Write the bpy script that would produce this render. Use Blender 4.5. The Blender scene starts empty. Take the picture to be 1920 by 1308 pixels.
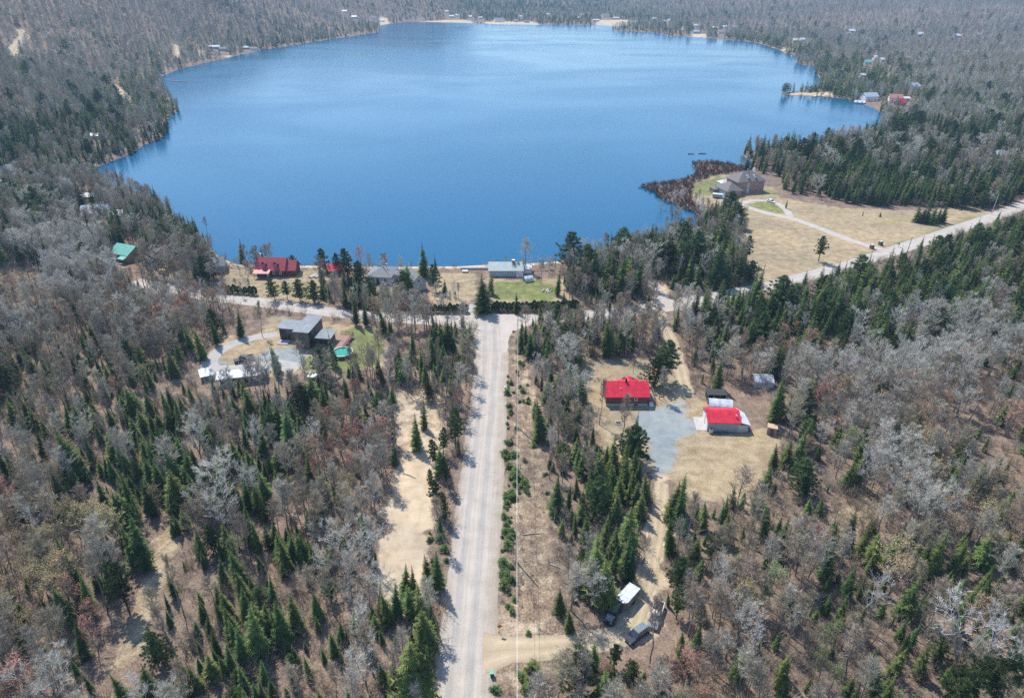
import bpy, bmesh, math, random
import numpy as np
from mathutils import Vector, Matrix, Euler

SC = bpy.context.scene
COL = SC.collection
RAD = math.radians
rng = np.random.default_rng(7)
random.seed(7)

# ------------------------------------------------------------------ camera
CAMH, PIT, FPX = 100.0, RAD(29), 1280.0
cd = bpy.data.cameras.new('camera'); cam = bpy.data.objects.new('camera', cd); COL.objects.link(cam)
cam.location = (0, 0, CAMH); cam.rotation_euler = (RAD(90) - PIT, 0, 0)
cd.sensor_width = 36; cd.lens = 24; cd.clip_start = 1; cd.clip_end = 30000
SC.camera = cam

# ------------------------------------------------------------------ light
SUN_EL = RAD(55); SUN_DIR = Vector((-0.55 * math.cos(SUN_EL), 0.835 * math.cos(SUN_EL), math.sin(SUN_EL))).normalized()
w = bpy.data.worlds.new('World'); SC.world = w; w.use_nodes = True
wn = w.node_tree; bg = wn.nodes['Background']
sky = wn.nodes.new('ShaderNodeTexSky'); sky.sky_type = 'NISHITA'; sky.sun_disc = False
sky.sun_elevation = SUN_EL; sky.sun_rotation = math.atan2(SUN_DIR.x, SUN_DIR.y)
sky.air_density = 1.0; sky.dust_density = 0.15; sky.ozone_density = 2.5
wn.links.new(sky.outputs[0], bg.inputs[0]); bg.inputs[1].default_value = 0.15
sd = bpy.data.lights.new('sun', 'SUN'); sun = bpy.data.objects.new('sun', sd); COL.objects.link(sun)
sd.energy = 3.6; sd.angle = RAD(0.5); sd.color = (1.0, 0.94, 0.84)
sun.rotation_euler = (-SUN_DIR).to_track_quat('-Z', 'Y').to_euler(); sun.location = (0, 0, 300)

SC.view_settings.view_transform = 'Standard'; SC.view_settings.look = 'None'
SC.view_settings.exposure = 0.58; SC.view_settings.gamma = 1.0
cy = SC.cycles
cy.max_bounces = 5; cy.diffuse_bounces = 3; cy.glossy_bounces = 2; cy.transmission_bounces = 2; cy.volume_bounces = 0
cy.caustics_reflective = False; cy.caustics_refractive = False
cy.use_denoising = False; cy.use_adaptive_sampling = True; cy.adaptive_threshold = 0.012
SC.render.use_persistent_data = False

# ------------------------------------------------------------------ mapping
cp, sp = math.cos(PIT), math.sin(PIT)
def P(u, v, z=0.0):
    "ground point (height z) seen at photo pixel u,v"
    xc = (u - 960) / FPX; yc = (654 - v) / FPX
    t = (z - CAMH) / (-sp + yc * cp)
    return (xc * t, (cp + yc * sp) * t)
def proj(x, y, z):
    Z = y * cp - (z - CAMH) * sp; Y = y * sp + (z - CAMH) * cp
    return 960 + FPX * x / Z, 654 - FPX * Y / Z, Z
def PP(pts, z=0.0): return [P(u, v, z) for u, v in pts]

LAKE_PX = [(170,325),(200,345),(240,356),(300,385),(350,418),(385,450),(415,482),(445,494),(520,496),(600,497),(700,499),(860,498),(930,494),
 (1000,492),(1050,488),(1100,480),(1160,470),(1220,452),(1270,437),(1312,420),(1303,398),(1270,384),(1238,372),(1226,360),(1232,354),(1212,351),(1196,349),(1214,344),
 (1256,341),(1290,332),(1306,322),(1296,310),(1298,303),(1330,300),(1360,308),(1402,313),(1412,306),(1398,298),(1388,288),(1400,281),(1440,284),(1500,280),(1560,272),
 (1615,260),(1648,240),(1656,218),(1640,204),(1615,195),(1580,185),(1520,181),(1472,180),(1460,176),(1482,172),(1520,168),(1545,158),(1530,140),(1527,132),(1533,126),(1505,122),
 (1489,116),(1500,107),(1478,103),(1460,94),(1420,81),(1380,76),(1300,70),(1272,67),(1258,70),(1244,65),(1220,61),(1152,58),(1146,54),(1165,51),
 (1130,48),(1000,47),(930,46),(860,43),(770,41),(735,45),(716,47),(712,52),(709,61),(640,71),(560,83),(480,97),(400,115),(340,129),(308,142),(301,151),
 (307,166),(320,183),(333,200),(338,210),(320,217),(313,236),(315,249),(300,261),(270,273),(245,290),(215,301),(180,315)]
WATER_Z = -0.8
LAKE = np.array(PP(LAKE_PX, WATER_Z))

def inside(poly, x, y):
    r = np.zeros(x.shape, bool); n = len(poly)
    for i in range(n):
        x1, y1 = poly[i]; x2, y2 = poly[(i + 1) % n]
        c = ((y1 > y) != (y2 > y))
        if not c.any(): continue
        xi = (x2 - x1) * (y - y1) / (y2 - y1 + 1e-12) + x1
        r ^= c & (x < xi)
    return r
def sdf(poly, x, y):
    "negative inside"
    poly = np.asarray(poly); d = np.full(x.shape, 1e18)
    for i in range(len(poly)):
        a = poly[i]; b = poly[(i + 1) % len(poly)]; e = b - a
        px = x - a[0]; py = y - a[1]
        t = np.clip((px * e[0] + py * e[1]) / (e @ e + 1e-9), 0, 1)
        d = np.minimum(d, (px - e[0] * t) ** 2 + (py - e[1] * t) ** 2)
    d = np.sqrt(d); return np.where(inside(poly, x, y), -d, d)
def dline(pts, x, y):
    d = np.full(x.shape, 1e18); pts = np.asarray(pts)
    for a, b in zip(pts[:-1], pts[1:]):
        e = b - a; px = x - a[0]; py = y - a[1]
        t = np.clip((px * e[0] + py * e[1]) / (e @ e + 1e-9), 0, 1)
        d = np.minimum(d, (px - e[0] * t) ** 2 + (py - e[1] * t) ** 2)
    return np.sqrt(d)
def sstep(a, b, x):
    t = np.clip((x - a) / (b - a), 0, 1); return t * t * (3 - 2 * t)
def vnoise(x, y, s, seed=0):
    "smooth value noise 0..1"
    X = np.asarray(x) / s; Y = np.asarray(y) / s
    xi = np.floor(X).astype(np.int64); yi = np.floor(Y).astype(np.int64); fx = X - xi; fy = Y - yi
    fx = fx * fx * (3 - 2 * fx); fy = fy * fy * (3 - 2 * fy)
    def h(i, j):
        n = (i * 374761393 + j * 668265263 + seed * 974711) & 0x7fffffff
        n = ((n ^ (n >> 13)) * 1274126177) & 0x7fffffff
        return ((n ^ (n >> 16)) & 0xffff) / 65535.0
    return (h(xi, yi) * (1 - fx) + h(xi + 1, yi) * fx) * (1 - fy) + (h(xi, yi + 1) * (1 - fx) + h(xi + 1, yi + 1) * fx) * fy

def height(x, y, d=None):
    x = np.asarray(x, float); y = np.asarray(y, float)
    if d is None: d = sdf(LAKE, x, y)
    z = np.clip(d * 0.13 - 0.9, -3.0, 0.0)
    land = np.clip(d, 0, None)
    n = vnoise(x, y, 260, 1) * .6 + vnoise(x, y, 110, 2) * .3 + vnoise(x, y, 45, 3) * .1
    mL = sstep(-90, -250, x) * sstep(380, 640, y)
    z = z + mL * 112 * sstep(3, 400, land) * (0.75 + 0.5 * n)
    mR = sstep(330, 620, x) * sstep(430, 800, y)
    z = z + mR * 34 * sstep(20, 900, land) * (0.6 + 0.8 * n)
    mF = sstep(1750, 3600, y)
    z = z + mF * 75 * (0.45 + 0.75 * n)
    z = z + 0.0
    return z
def PT(u, v):
    "point on the terrain seen at pixel u,v"
    z = 0.0
    xc = (u - 960) / FPX; yc = (654 - v) / FPX
    ts = np.geomspace(60, 9000, 900); X = xc * ts; Y = (cp + yc * sp) * ts; Z = CAMH + (-sp + yc * cp) * ts
    h = height(X, Y); k = np.argmax(Z <= h)
    if Z[k] > h[k]: return float(X[-1]), float(Y[-1]), float(h[-1])
    return float(X[k]), float(Y[k]), float(h[k])

# ------------------------------------------------------------------ materials
MATS = {}
def nt(m): return m.node_tree.nodes, m.node_tree.links
def mat(name, col, rough=0.8, var=0.12, scale=1.5, bump=0.0, col2=None, metal=0.0, spec=0.3, rnd=0.0, hue=0.0, coord='Object', detail=4):
    if name in MATS: return MATS[name]
    m = bpy.data.materials.new(name); m.use_nodes = True; N, L = nt(m)
    b = N['Principled BSDF']; b.inputs['Roughness'].default_value = rough; b.inputs['Metallic'].default_value = metal
    b.inputs['Specular IOR Level'].default_value = spec
    tc = N.new('ShaderNodeTexCoord'); nz = N.new('ShaderNodeTexNoise'); nz.inputs['Scale'].default_value = scale; nz.inputs['Detail'].default_value = detail
    L.new(tc.outputs[coord], nz.inputs['Vector'])
    mx = N.new('ShaderNodeMix'); mx.data_type = 'RGBA'
    c = col; c2 = col2 or tuple(min(1, x * (1 + var * 2)) for x in c)
    c1 = c if col2 else tuple(x * (1 - var * 1.6) for x in c)
    mx.inputs[6].default_value = (*c1, 1); mx.inputs[7].default_value = (*c2, 1)
    mr = N.new('ShaderNodeMapRange'); mr.inputs[1].default_value = 0.32; mr.inputs[2].default_value = 0.68
    L.new(nz.outputs[0], mr.inputs[0]); L.new(mr.outputs[0], mx.inputs[0])
    out = mx.outputs[2]
    if rnd or hue:
        oi = N.new('ShaderNodeObjectInfo'); hs = N.new('ShaderNodeHueSaturation')
        a = N.new('ShaderNodeMapRange'); a.inputs[3].default_value = 1 - rnd; a.inputs[4].default_value = 1 + rnd
        L.new(oi.outputs['Random'], a.inputs[0]); L.new(a.outputs[0], hs.inputs['Value'])
        if hue:
            wnz = N.new('ShaderNodeTexWhiteNoise'); wnz.noise_dimensions = '1D'; L.new(oi.outputs['Random'], wnz.inputs['W'])
            a2 = N.new('ShaderNodeMapRange'); a2.inputs[3].default_value = 0.5 - hue; a2.inputs[4].default_value = 0.5 + hue
            L.new(wnz.outputs['Value'], a2.inputs[0]); L.new(a2.outputs[0], hs.inputs['Hue'])
        L.new(out, hs.inputs['Color']); out = hs.outputs[0]
    L.new(out, b.inputs['Base Color'])
    if bump:
        bp = N.new('ShaderNodeBump'); bp.inputs['Strength'].default_value = bump; bp.inputs['Distance'].default_value = 0.05
        L.new(nz.outputs[0], bp.inputs['Height']); L.new(bp.outputs[0], b.inputs['Normal'])
    MATS[name] = m; return m

def ribbed(name, col, pitch=0.4, rough=0.4, axis=0, var=.05, depth=.02):
    "sheet with ribs (metal roofing, siding, boards)"
    if name in MATS: return MATS[name]
    m = mat(name, col, rough, var, 0.8); N, L = nt(m); b = N['Principled BSDF']
    tc = N.new('ShaderNodeTexCoord'); wv = N.new('ShaderNodeTexWave'); wv.wave_type = 'BANDS'
    wv.bands_direction = ('X', 'Y', 'Z')[axis]; wv.inputs['Scale'].default_value = 0.314 / pitch
    L.new(tc.outputs['Object'], wv.inputs['Vector']); bp = N.new('ShaderNodeBump'); bp.inputs['Strength'].default_value = .6
    bp.inputs['Distance'].default_value = depth; L.new(wv.outputs[0], bp.inputs['Height']); L.new(bp.outputs[0], b.inputs['Normal'])
    src = b.inputs['Base Color'].links[0].from_socket; st = N.new('ShaderNodeTexNoise'); st.inputs['Scale'].default_value = 1.0; st.inputs['Detail'].default_value = 6
    mp = N.new('ShaderNodeMapping'); mp.inputs['Scale'].default_value = [(5,.35,.35),(.35,5,.35),(.35,.35,5)][axis]; L.new(tc.outputs['Object'], mp.inputs[0]); L.new(mp.outputs[0], st.inputs[0])
    a = N.new('ShaderNodeMath'); a.operation = 'MULTIPLY_ADD'; L.new(wv.outputs[0], a.inputs[0]); a.inputs[1].default_value = .16; a.inputs[2].default_value = .60
    a2 = N.new('ShaderNodeMath'); a2.operation = 'MULTIPLY_ADD'; L.new(st.outputs[0], a2.inputs[0]); a2.inputs[1].default_value = .55; L.new(a.outputs[0], a2.inputs[2])
    sc = N.new('ShaderNodeVectorMath'); sc.operation = 'SCALE'; L.new(src, sc.inputs[0]); L.new(a2.outputs[0], sc.inputs['Scale']); L.new(sc.outputs[0], b.inputs['Base Color'])
    return m

# ------------------------------------------------------------------ mesh builder
def tag(o, label=None, cat=None, group=None, kind=None):
    if label: o['label'] = label
    if cat: o['category'] = cat
    if group: o['group'] = group
    if kind: o['kind'] = kind
    return o
def empty(name, loc, rz=0.0, label=None, cat=None, group=None):
    o = bpy.data.objects.new(name, None); COL.objects.link(o); o.location = loc; o.rotation_euler = (0, 0, rz)
    o.empty_display_size = 0.3
    return tag(o, label, cat, group)
class MB:
    def __init__(s): s.v = []; s.f = []; s.mi = []
    def face(s, pts, m=0):
        n = len(s.v); s.v += [tuple(p) for p in pts]; s.f.append(tuple(range(n, n + len(pts)))); s.mi.append(m)
    def box(s, x0, x1, y0, y1, z0, z1, m=0, M=None):
        c = [(x0,y0,z0),(x1,y0,z0),(x1,y1,z0),(x0,y1,z0),(x0,y0,z1),(x1,y0,z1),(x1,y1,z1),(x0,y1,z1)]
        if M is not None: c = [tuple(M @ Vector(p)) for p in c]
        n = len(s.v); s.v += c
        for f in ((0,3,2,1),(4,5,6,7),(0,1,5,4),(1,2,6,5),(2,3,7,6),(3,0,4,7)): s.f.append(tuple(n + i for i in f)); s.mi.append(m)
    def hexa(s, lo, hi, m=0):
        "solid between bottom ring lo and top ring hi"
        n = len(s.v); k = len(lo); s.v += [tuple(p) for p in lo] + [tuple(p) for p in hi]
        s.f.append(tuple(n + i for i in range(k))[::-1]); s.f.append(tuple(n + k + i for i in range(k))); s.mi += [m, m]
        for i in range(k): j = (i + 1) % k; s.f.append((n + i, n + j, n + k + j, n + k + i)); s.mi.append(m)
    def tube(s, pts, rad, k=5, m=0, cap=True):
        n0 = len(s.v); pts = [Vector(p) for p in pts]; L = len(pts)
        for i, p in enumerate(pts):
            d = (pts[min(i + 1, L - 1)] - pts[max(i - 1, 0)]).normalized()
            a = d.orthogonal().normalized() if abs(d.z) < .99 else Vector((1, 0, 0)); a = (a - d * a.dot(d)).normalized(); b = d.cross(a)
            r = rad[i] if hasattr(rad, '__len__') else rad
            for j in range(k):
                t = 2 * math.pi * j / k; s.v.append(tuple(p + a * (r * math.cos(t)) + b * (r * math.sin(t))))
        for i in range(L - 1):
            for j in range(k):
                q = (j + 1) % k; s.f.append((n0 + i * k + j, n0 + i * k + q, n0 + (i + 1) * k + q, n0 + (i + 1) * k + j)); s.mi.append(m)
        if cap:
            s.f.append(tuple(n0 + j for j in range(k))[::-1]); s.f.append(tuple(n0 + (L - 1) * k + j for j in range(k))); s.mi += [m, m]
    def mesh(s, name, mats, smooth=False):
        me = bpy.data.meshes.new(name); me.from_pydata(s.v, [], s.f)
        for m in (mats if isinstance(mats, (list, tuple)) else [mats]): me.materials.append(m)
        if any(s.mi): me.polygons.foreach_set('material_index', s.mi)
        if smooth: me.polygons.foreach_set('use_smooth', [True] * len(me.polygons))
        me.update(); return me
    def build(s, name, mats, parent=None, smooth=False, **kw):
        o = bpy.data.objects.new(name, s.mesh(name, mats, smooth)); COL.objects.link(o)
        if parent is not None: o.parent = parent
        return tag(o, **kw)

# ------------------------------------------------------------------ ground zones (weights per ground vertex)
Z_GREEN = [([(600,612),(700,617),(722,640),(716,682),(650,700),(575,698),(560,672),(640,668),(668,640)], .75),
 ([(925,526),(1015,526),(1050,545),(1035,566),(925,562)], 1.0), ([(1298,352),(1320,338),(1350,330),(1372,345),(1342,366),(1300,364)], .95),
 ([(1396,384),(1440,377),(1466,386),(1478,402),(1440,398),(1400,392)], .9), ([(1560,512),(1700,462),(1780,434),(1860,405),(1820,404),(1700,448),(1560,496)], .55),
 ([(1430,350),(1450,352),(1470,366),(1420,366)], .6), ([(480,526),(600,530),(600,568),(500,545)], .5), ([(1425,845),(1455,840),(1445,870),(1425,865)], .5),
 ([(1640,395),(1690,395),(1700,430),(1640,420)], .35), ([(700,545),(730,540),(740,570),(690,580)], .6), ([(880,560),(905,560),(905,580),(880,580)], .3), ([(265,475),(350,470),(350,520),(280,520)], .3)]
Z_DRY = [([(1462,300),(1500,300),(1500,330),(1462,330)], .5),([(944,622),(975,618),(1000,690),(1015,760),(1030,900),(1048,1100),(1055,1308),(912,1308),(930,1000),(950,800)], .42),([(1392,384),(1450,368),(1560,388),(1700,396),(1800,392),(1868,400),(1700,462),(1560,508),(1425,545),(1408,505),(1392,440)], 1.0),
 ([(1080,668),(1150,660),(1250,690),(1300,742),(1335,750),(1330,800),(1240,900),(1130,860),(1110,800),(1080,720)], .8),
 ([(1290,812),(1400,812),(1462,805),(1458,850),(1436,915),(1385,950),(1290,935),(1252,890),(1280,835)], 1.0),
 ([(822,512),(895,512),(890,568),(835,572),(800,562)], 1.0), ([(905,520),(1060,524),(1080,566),(905,572)], .7), ([(262,448),(350,440),(420,470),(410,500),(350,528),(275,520)], .85), ([(95,375),(330,385),(300,430),(110,430)], .45),
 ([(360,512),(420,505),(620,505),(620,580),(480,560),(400,550)], .7), ([(500,592),(720,614),(730,690),(600,705),(500,705),(390,700),(380,660),(430,630),(500,626)], .8),
 ([(1298,355),(1320,335),(1352,325),(1450,350),(1480,400),(1330,395),(1298,372)], .8), ([(1462,300),(1485,296),(1490,322),(1466,322)], .9),
 ([(318,975),(330,1010),(305,1100),(270,1180),(235,1260),(215,1250),(245,1170),(280,1080),(295,1010)], .7),
 ([(1440,410),(1480,420),(1500,440),(1430,440)], .5), ([(680,1180),(735,1190),(740,1308),(690,1308)], .3), ([(1600,880),(1680,930),(1640,1000),(1560,960)], .45), ([(650,535),(740,540),(745,565),(650,570)], .6)]
FARZ = [[(768,44.5),(885,44.5),(880,37.5),(775,41)],[(905,46.5),(1010,47.5),(1005,41),(905,41)],[(1120,47.5),(1170,50.5),(1208,38),(1110,37.5)],[(712,47),(730,45),(726,39),(712,39)],[(1290,69),(1330,71),(1320,63),(1295,64)],[(1466,94),(1492,97),(1490,91),(1470,89)],[(326,120),(342,118),(338,102),(328,102)],[(372,110),(388,109),(384,102),(372,102)],[(420,110),(438,108),(434,104),(418,105)],[(1270,57),(1285,56),(1283,50),(1275,50)],[(1560,180),(1480,178),(1480,174),(1560,172)]]
Z_SAND = [(p_, .75) for p_ in FARZ] + [([(318,975),(330,1010),(305,1100),(270,1180),(235,1260),(215,1250),(245,1170),(280,1080),(295,1010)], .34),
 ([(944,622),(975,618),(1000,690),(1010,760),(1020,900),(1040,1100),(1050,1290),(950,1300),(930,1215),(940,1100),(955,900),(955,700)], .27),([(745,850),(800,830),(822,850),(815,930),(808,1010),(800,1090),(790,1150),(735,1150),(712,1100),(712,1010),(735,930)], 1.0),
 ([(760,690),(800,680),(835,730),(840,790),(825,850),(745,860),(740,800),(750,745)], .62), ([(1040,480),(1070,482),(700,503),(445,500),(445,494),(700,497)], .2),
 ([(1215,880),(1250,890),(1262,960),(1250,1050),(1225,1150),(1240,1190),(1190,1215),(1145,1200),(1160,1140),(1200,1060),(1225,960)], .85),
 ([(1280,1000),(1300,1040),(1270,1080),(1240,1060)], .3), ([(80,1260),(130,1230),(140,1308),(60,1308)], .4), ([(1210,520),(1250,540),(1262,585),(1228,590)], .8),
 ([(960,700),(1000,690),(1010,780),(965,760)], .4), ([(940,1175),(1010,1150),(1060,1200),(930,1205)], .5), ([(1130,815),(1200,825),(1195,860),(1140,862)], .35)]
Z_GRAV = [([(1192,776),(1225,764),(1262,752),(1298,768),(1308,795),(1292,812),(1272,832),(1262,860),(1248,888),(1228,888),(1220,858),(1210,824),(1192,798)], .85),
 ([(1262,740),(1290,738),(1300,765),(1260,760)], .6), ([(440,690),(395,700),(382,682),(400,668),(425,684),(470,680),(500,655),(540,650),(575,662),(560,690)], .8), ([(1338,362),(1372,372),(1398,380),(1380,388),(1350,378)], .9),
 ([(280,482),(294,480),(298,492),(286,496)], .6)]
def zones(x, y):
    out = []
    for zs in (Z_GREEN, Z_DRY, Z_SAND, Z_GRAV):
        wgt = np.zeros(x.shape)
        for px, s in zs:
            poly = np.array(PP(px)); d = np.full(x.shape, 99.0)
            m = (x > poly[:,0].min()-8) & (x < poly[:,0].max()+8) & (y > poly[:,1].min()-8) & (y < poly[:,1].max()+8)
            if m.any(): d[m] = sdf(poly, x[m], y[m])
            d = d + (vnoise(x, y, 5, 11) - .5) * 3.4 + (vnoise(x, y, 2.2, 12) - .5) * 2.0
            wgt = np.maximum(wgt, s * sstep(1.2, -1.2, d))
        out.append(wgt)
    return out

# ------------------------------------------------------------------ ground sheet
GY0 = -40.0; K = 80.0
g = 0.0068
nr = int(math.log((13000 + K) / (GY0 + K)) / g); ys = (GY0 + K) * np.exp(np.arange(nr) * g) - K
ss = np.linspace(-1.75, 1.75, 500)
GX = ss[None, :] * (ys[:, None] + K); GY = np.repeat(ys[:, None], len(ss), 1)
DL = sdf(LAKE, GX, GY); GZ = height(GX, GY, DL)
zg = zones(GX, GY)
def grid_mesh(name, X, Y, Zv):
    r, c = X.shape; me = bpy.data.meshes.new(name); me.vertices.add(r * c)
    me.vertices.foreach_set('co', np.stack([X, Y, Zv], -1).astype('f').ravel())
    i = np.arange(r * c).reshape(r, c); q = np.stack([i[:-1,:-1], i[:-1,1:], i[1:,1:], i[1:,:-1]], -1).reshape(-1, 4)
    me.loops.add(q.size); me.loops.foreach_set('vertex_index', q.ravel().astype('i')); me.polygons.add(len(q))
    me.polygons.foreach_set('loop_start', (np.arange(len(q)) * 4).astype('i')); me.polygons.foreach_set('loop_total', np.full(len(q), 4, 'i'))
    me.polygons.foreach_set('use_smooth', np.ones(len(q), bool)); me.update(calc_edges=True); return me
gm = grid_mesh('ground', GX, GY, GZ)
at = gm.attributes.new('zone', 'FLOAT_COLOR', 'POINT'); at.data.foreach_set('color', np.stack(zg, -1).astype('f').ravel())
beach = sstep(7, 0.5, DL) * sstep(-14, -1, DL) * np.where((GY > 235) & (GY < 262) & (GX > -120) & (GX < 35), 1.0, np.where(GY > 1000, .75 * vnoise(GX, GY, 60, 5), .03))
at2 = gm.attributes.new('shore', 'FLOAT', 'POINT'); at2.data.foreach_set('value', beach.astype('f').ravel())

def ground_material():
    m = bpy.data.materials.new('forest_floor'); m.use_nodes = True; N, L = nt(m); b = N['Principled BSDF']
    b.inputs['Roughness'].default_value = .95; b.inputs['Specular IOR Level'].default_value = .1
    tc = N.new('ShaderNodeTexCoord')
    def noise(s, det=5, rough=.55, dist=0.0):
        n = N.new('ShaderNodeTexNoise'); n.inputs['Scale'].default_value = s; n.inputs['Detail'].default_value = det; n.inputs['Roughness'].default_value = rough
        n.inputs['Distortion'].default_value = dist; L.new(tc.outputs['Object'], n.inputs['Vector']); return n.outputs[0]
    def ramp(f, stops):
        r = N.new('ShaderNodeValToRGB'); e = r.color_ramp.elements
        while len(e) < len(stops): e.new(.5)
        for k, (p, c) in enumerate(stops): e[k].position = p; e[k].color = (*c, 1)
        L.new(f, r.inputs[0]); return r.outputs[0]
    def mix(f, a, c):
        x = N.new('ShaderNodeMix'); x.data_type = 'RGBA'; L.new(f, x.inputs[0]); L.new(a, x.inputs[6]); L.new(c, x.inputs[7]); return x.outputs[2]
    fine = noise(2.6, 6, .7, .6); mid = noise(.35, 5, .6, .4); big = noise(.045, 4); vfine = noise(9, 4, .7)
    def comb(a, b_, k):
        x = N.new('ShaderNodeMix'); x.data_type = 'FLOAT'; x.inputs[0].default_value = k; L.new(a, x.inputs[2]); L.new(b_, x.inputs[3]); return x.outputs[0]
    lit = ramp(comb(fine, mid, .35), [(.34, (.085,.062,.048)), (.46, (.20,.148,.112)), (.56, (.31,.232,.178)), (.68, (.48,.38,.30))])
    dry = ramp(comb(fine, mid, .45), [(.32, (.17,.13,.075)), (.46, (.34,.265,.165)), (.56, (.45,.365,.24)), (.70, (.58,.49,.35))])
    grn = ramp(comb(fine, mid, .6), [(.30, (.10,.12,.04)), (.5, (.20,.225,.085)), (.7, (.36,.34,.16))])
    snd = ramp(comb(vfine, mid, .6), [(.28, (.36,.285,.19)), (.5, (.59,.475,.335)), (.7, (.72,.61,.46))])
    grv = ramp(comb(vfine, mid, .5), [(.30, (.20,.21,.215)), (.46, (.29,.325,.335)), (.6, (.38,.405,.40)), (.72, (.50,.46,.40))])
    za = N.new('ShaderNodeAttribute'); za.attribute_name = 'zone'; sx = N.new('ShaderNodeSeparateColor'); L.new(za.outputs['Color'], sx.inputs[0])
    def edge(v, k=.55):
        a = N.new('ShaderNodeMath'); a.operation = 'MULTIPLY_ADD'; L.new(comb(mid, fine, .5), a.inputs[0]); a.inputs[1].default_value = 1.6; a.inputs[2].default_value = -.8
        c = N.new('ShaderNodeMath'); c.operation = 'ADD'; L.new(v, c.inputs[0]); L.new(a.outputs[0], c.inputs[1])
        # masked so that noise never creates a zone outside its weights
        mr = N.new('ShaderNodeMapRange'); mr.inputs[1].default_value = .30; mr.inputs[2].default_value = k + .15; L.new(c.outputs[0], mr.inputs[0])
        q = N.new('ShaderNodeMath'); q.operation = 'MULTIPLY'; L.new(mr.outputs[0], q.inputs[0])
        g2 = N.new('ShaderNodeMapRange'); g2.inputs[1].default_value = 0.0; g2.inputs[2].default_value = .25; L.new(v, g2.inputs[0]); L.new(g2.outputs[0], q.inputs[1])
        return q.outputs[0]
    c = mix(edge(sx.outputs[1]), lit, dry)
    # second shade of litter: mossy/grey patches
    sh = N.new('ShaderNodeAttribute'); sh.attribute_name = 'shore'
    c = mix(edge(sh.outputs['Fac']), c, snd)
    c = mix(edge(sx.outputs[0]), c, grn)
    c = mix(edge(sx.outputs[2]), c, snd)
    c = mix(edge(za.outputs['Alpha']), c, grv)
    bm = ramp(big, [(.35, (.82,.84,.86)), (.65, (1.1,1.06,1.0))])
    mu = N.new('ShaderNodeMix'); mu.data_type = 'RGBA'; mu.blend_type = 'MULTIPLY'; mu.inputs[0].default_value = 1; L.new(c, mu.inputs[6]); L.new(bm, mu.inputs[7])
    L.new(mu.outputs[2], b.inputs['Base Color'])
    bp = N.new('ShaderNodeBump'); bp.inputs['Strength'].default_value = .7; bp.inputs['Distance'].default_value = .25
    L.new(comb(fine, mid, .4), bp.inputs['Height']); L.new(bp.outputs[0], b.inputs['Normal'])
    return m
gm.materials.append(ground_material())
ground = bpy.data.objects.new('ground', gm); COL.objects.link(ground); tag(ground, kind='structure')

# ------------------------------------------------------------------ lake
def water_material():
    m = bpy.data.materials.new('lake_water'); m.use_nodes = True; N, L = nt(m); b = N['Principled BSDF']
    tc = N.new('ShaderNodeTexCoord'); mp = N.new('ShaderNodeMapping'); L.new(tc.outputs['Object'], mp.inputs[0]); mp.inputs['Scale'].default_value = (.55, 1, 1)
    mp.inputs['Rotation'].default_value = (0, 0, .25)
    n1 = N.new('ShaderNodeTexNoise'); n1.inputs['Scale'].default_value = .9; n1.inputs['Detail'].default_value = 5; L.new(mp.outputs[0], n1.inputs[0])
    n2 = N.new('ShaderNodeTexNoise'); n2.inputs['Scale'].default_value = .0075; n2.inputs['Detail'].default_value = 5; n2.inputs['Distortion'].default_value = 1.2; L.new(mp.outputs[0], n2.inputs[0])
    mr = N.new('ShaderNodeMapRange'); mr.inputs[1].default_value = .38; mr.inputs[2].default_value = .62; mr.inputs[3].default_value = .15; mr.inputs[4].default_value = .23
    L.new(n2.outputs[0], mr.inputs[0]); L.new(mr.outputs[0], b.inputs['Roughness'])
    b.inputs['Base Color'].default_value = (.004, .098, .205, 1); b.inputs['IOR'].default_value = 1.333; b.inputs['Specular IOR Level'].default_value = .5
    mb = N.new('ShaderNodeMapRange'); mb.inputs[1].default_value = .35; mb.inputs[2].default_value = .65; mb.inputs[3].default_value = .25; mb.inputs[4].default_value = .6; L.new(n2.outputs[0], mb.inputs[0])
    bp = N.new('ShaderNodeBump'); bp.inputs['Distance'].default_value = .05; L.new(mb.outputs[0], bp.inputs['Strength']); L.new(n1.outputs[0], bp.inputs['Height']); L.new(bp.outputs[0], b.inputs['Normal'])
    return m
wm = MB(); wm.face([(-900,230,WATER_Z),(900,230,WATER_Z),(900,1900,WATER_Z),(-900,1900,WATER_Z)])
wm.build('lake_water', water_material(), kind='structure')

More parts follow.
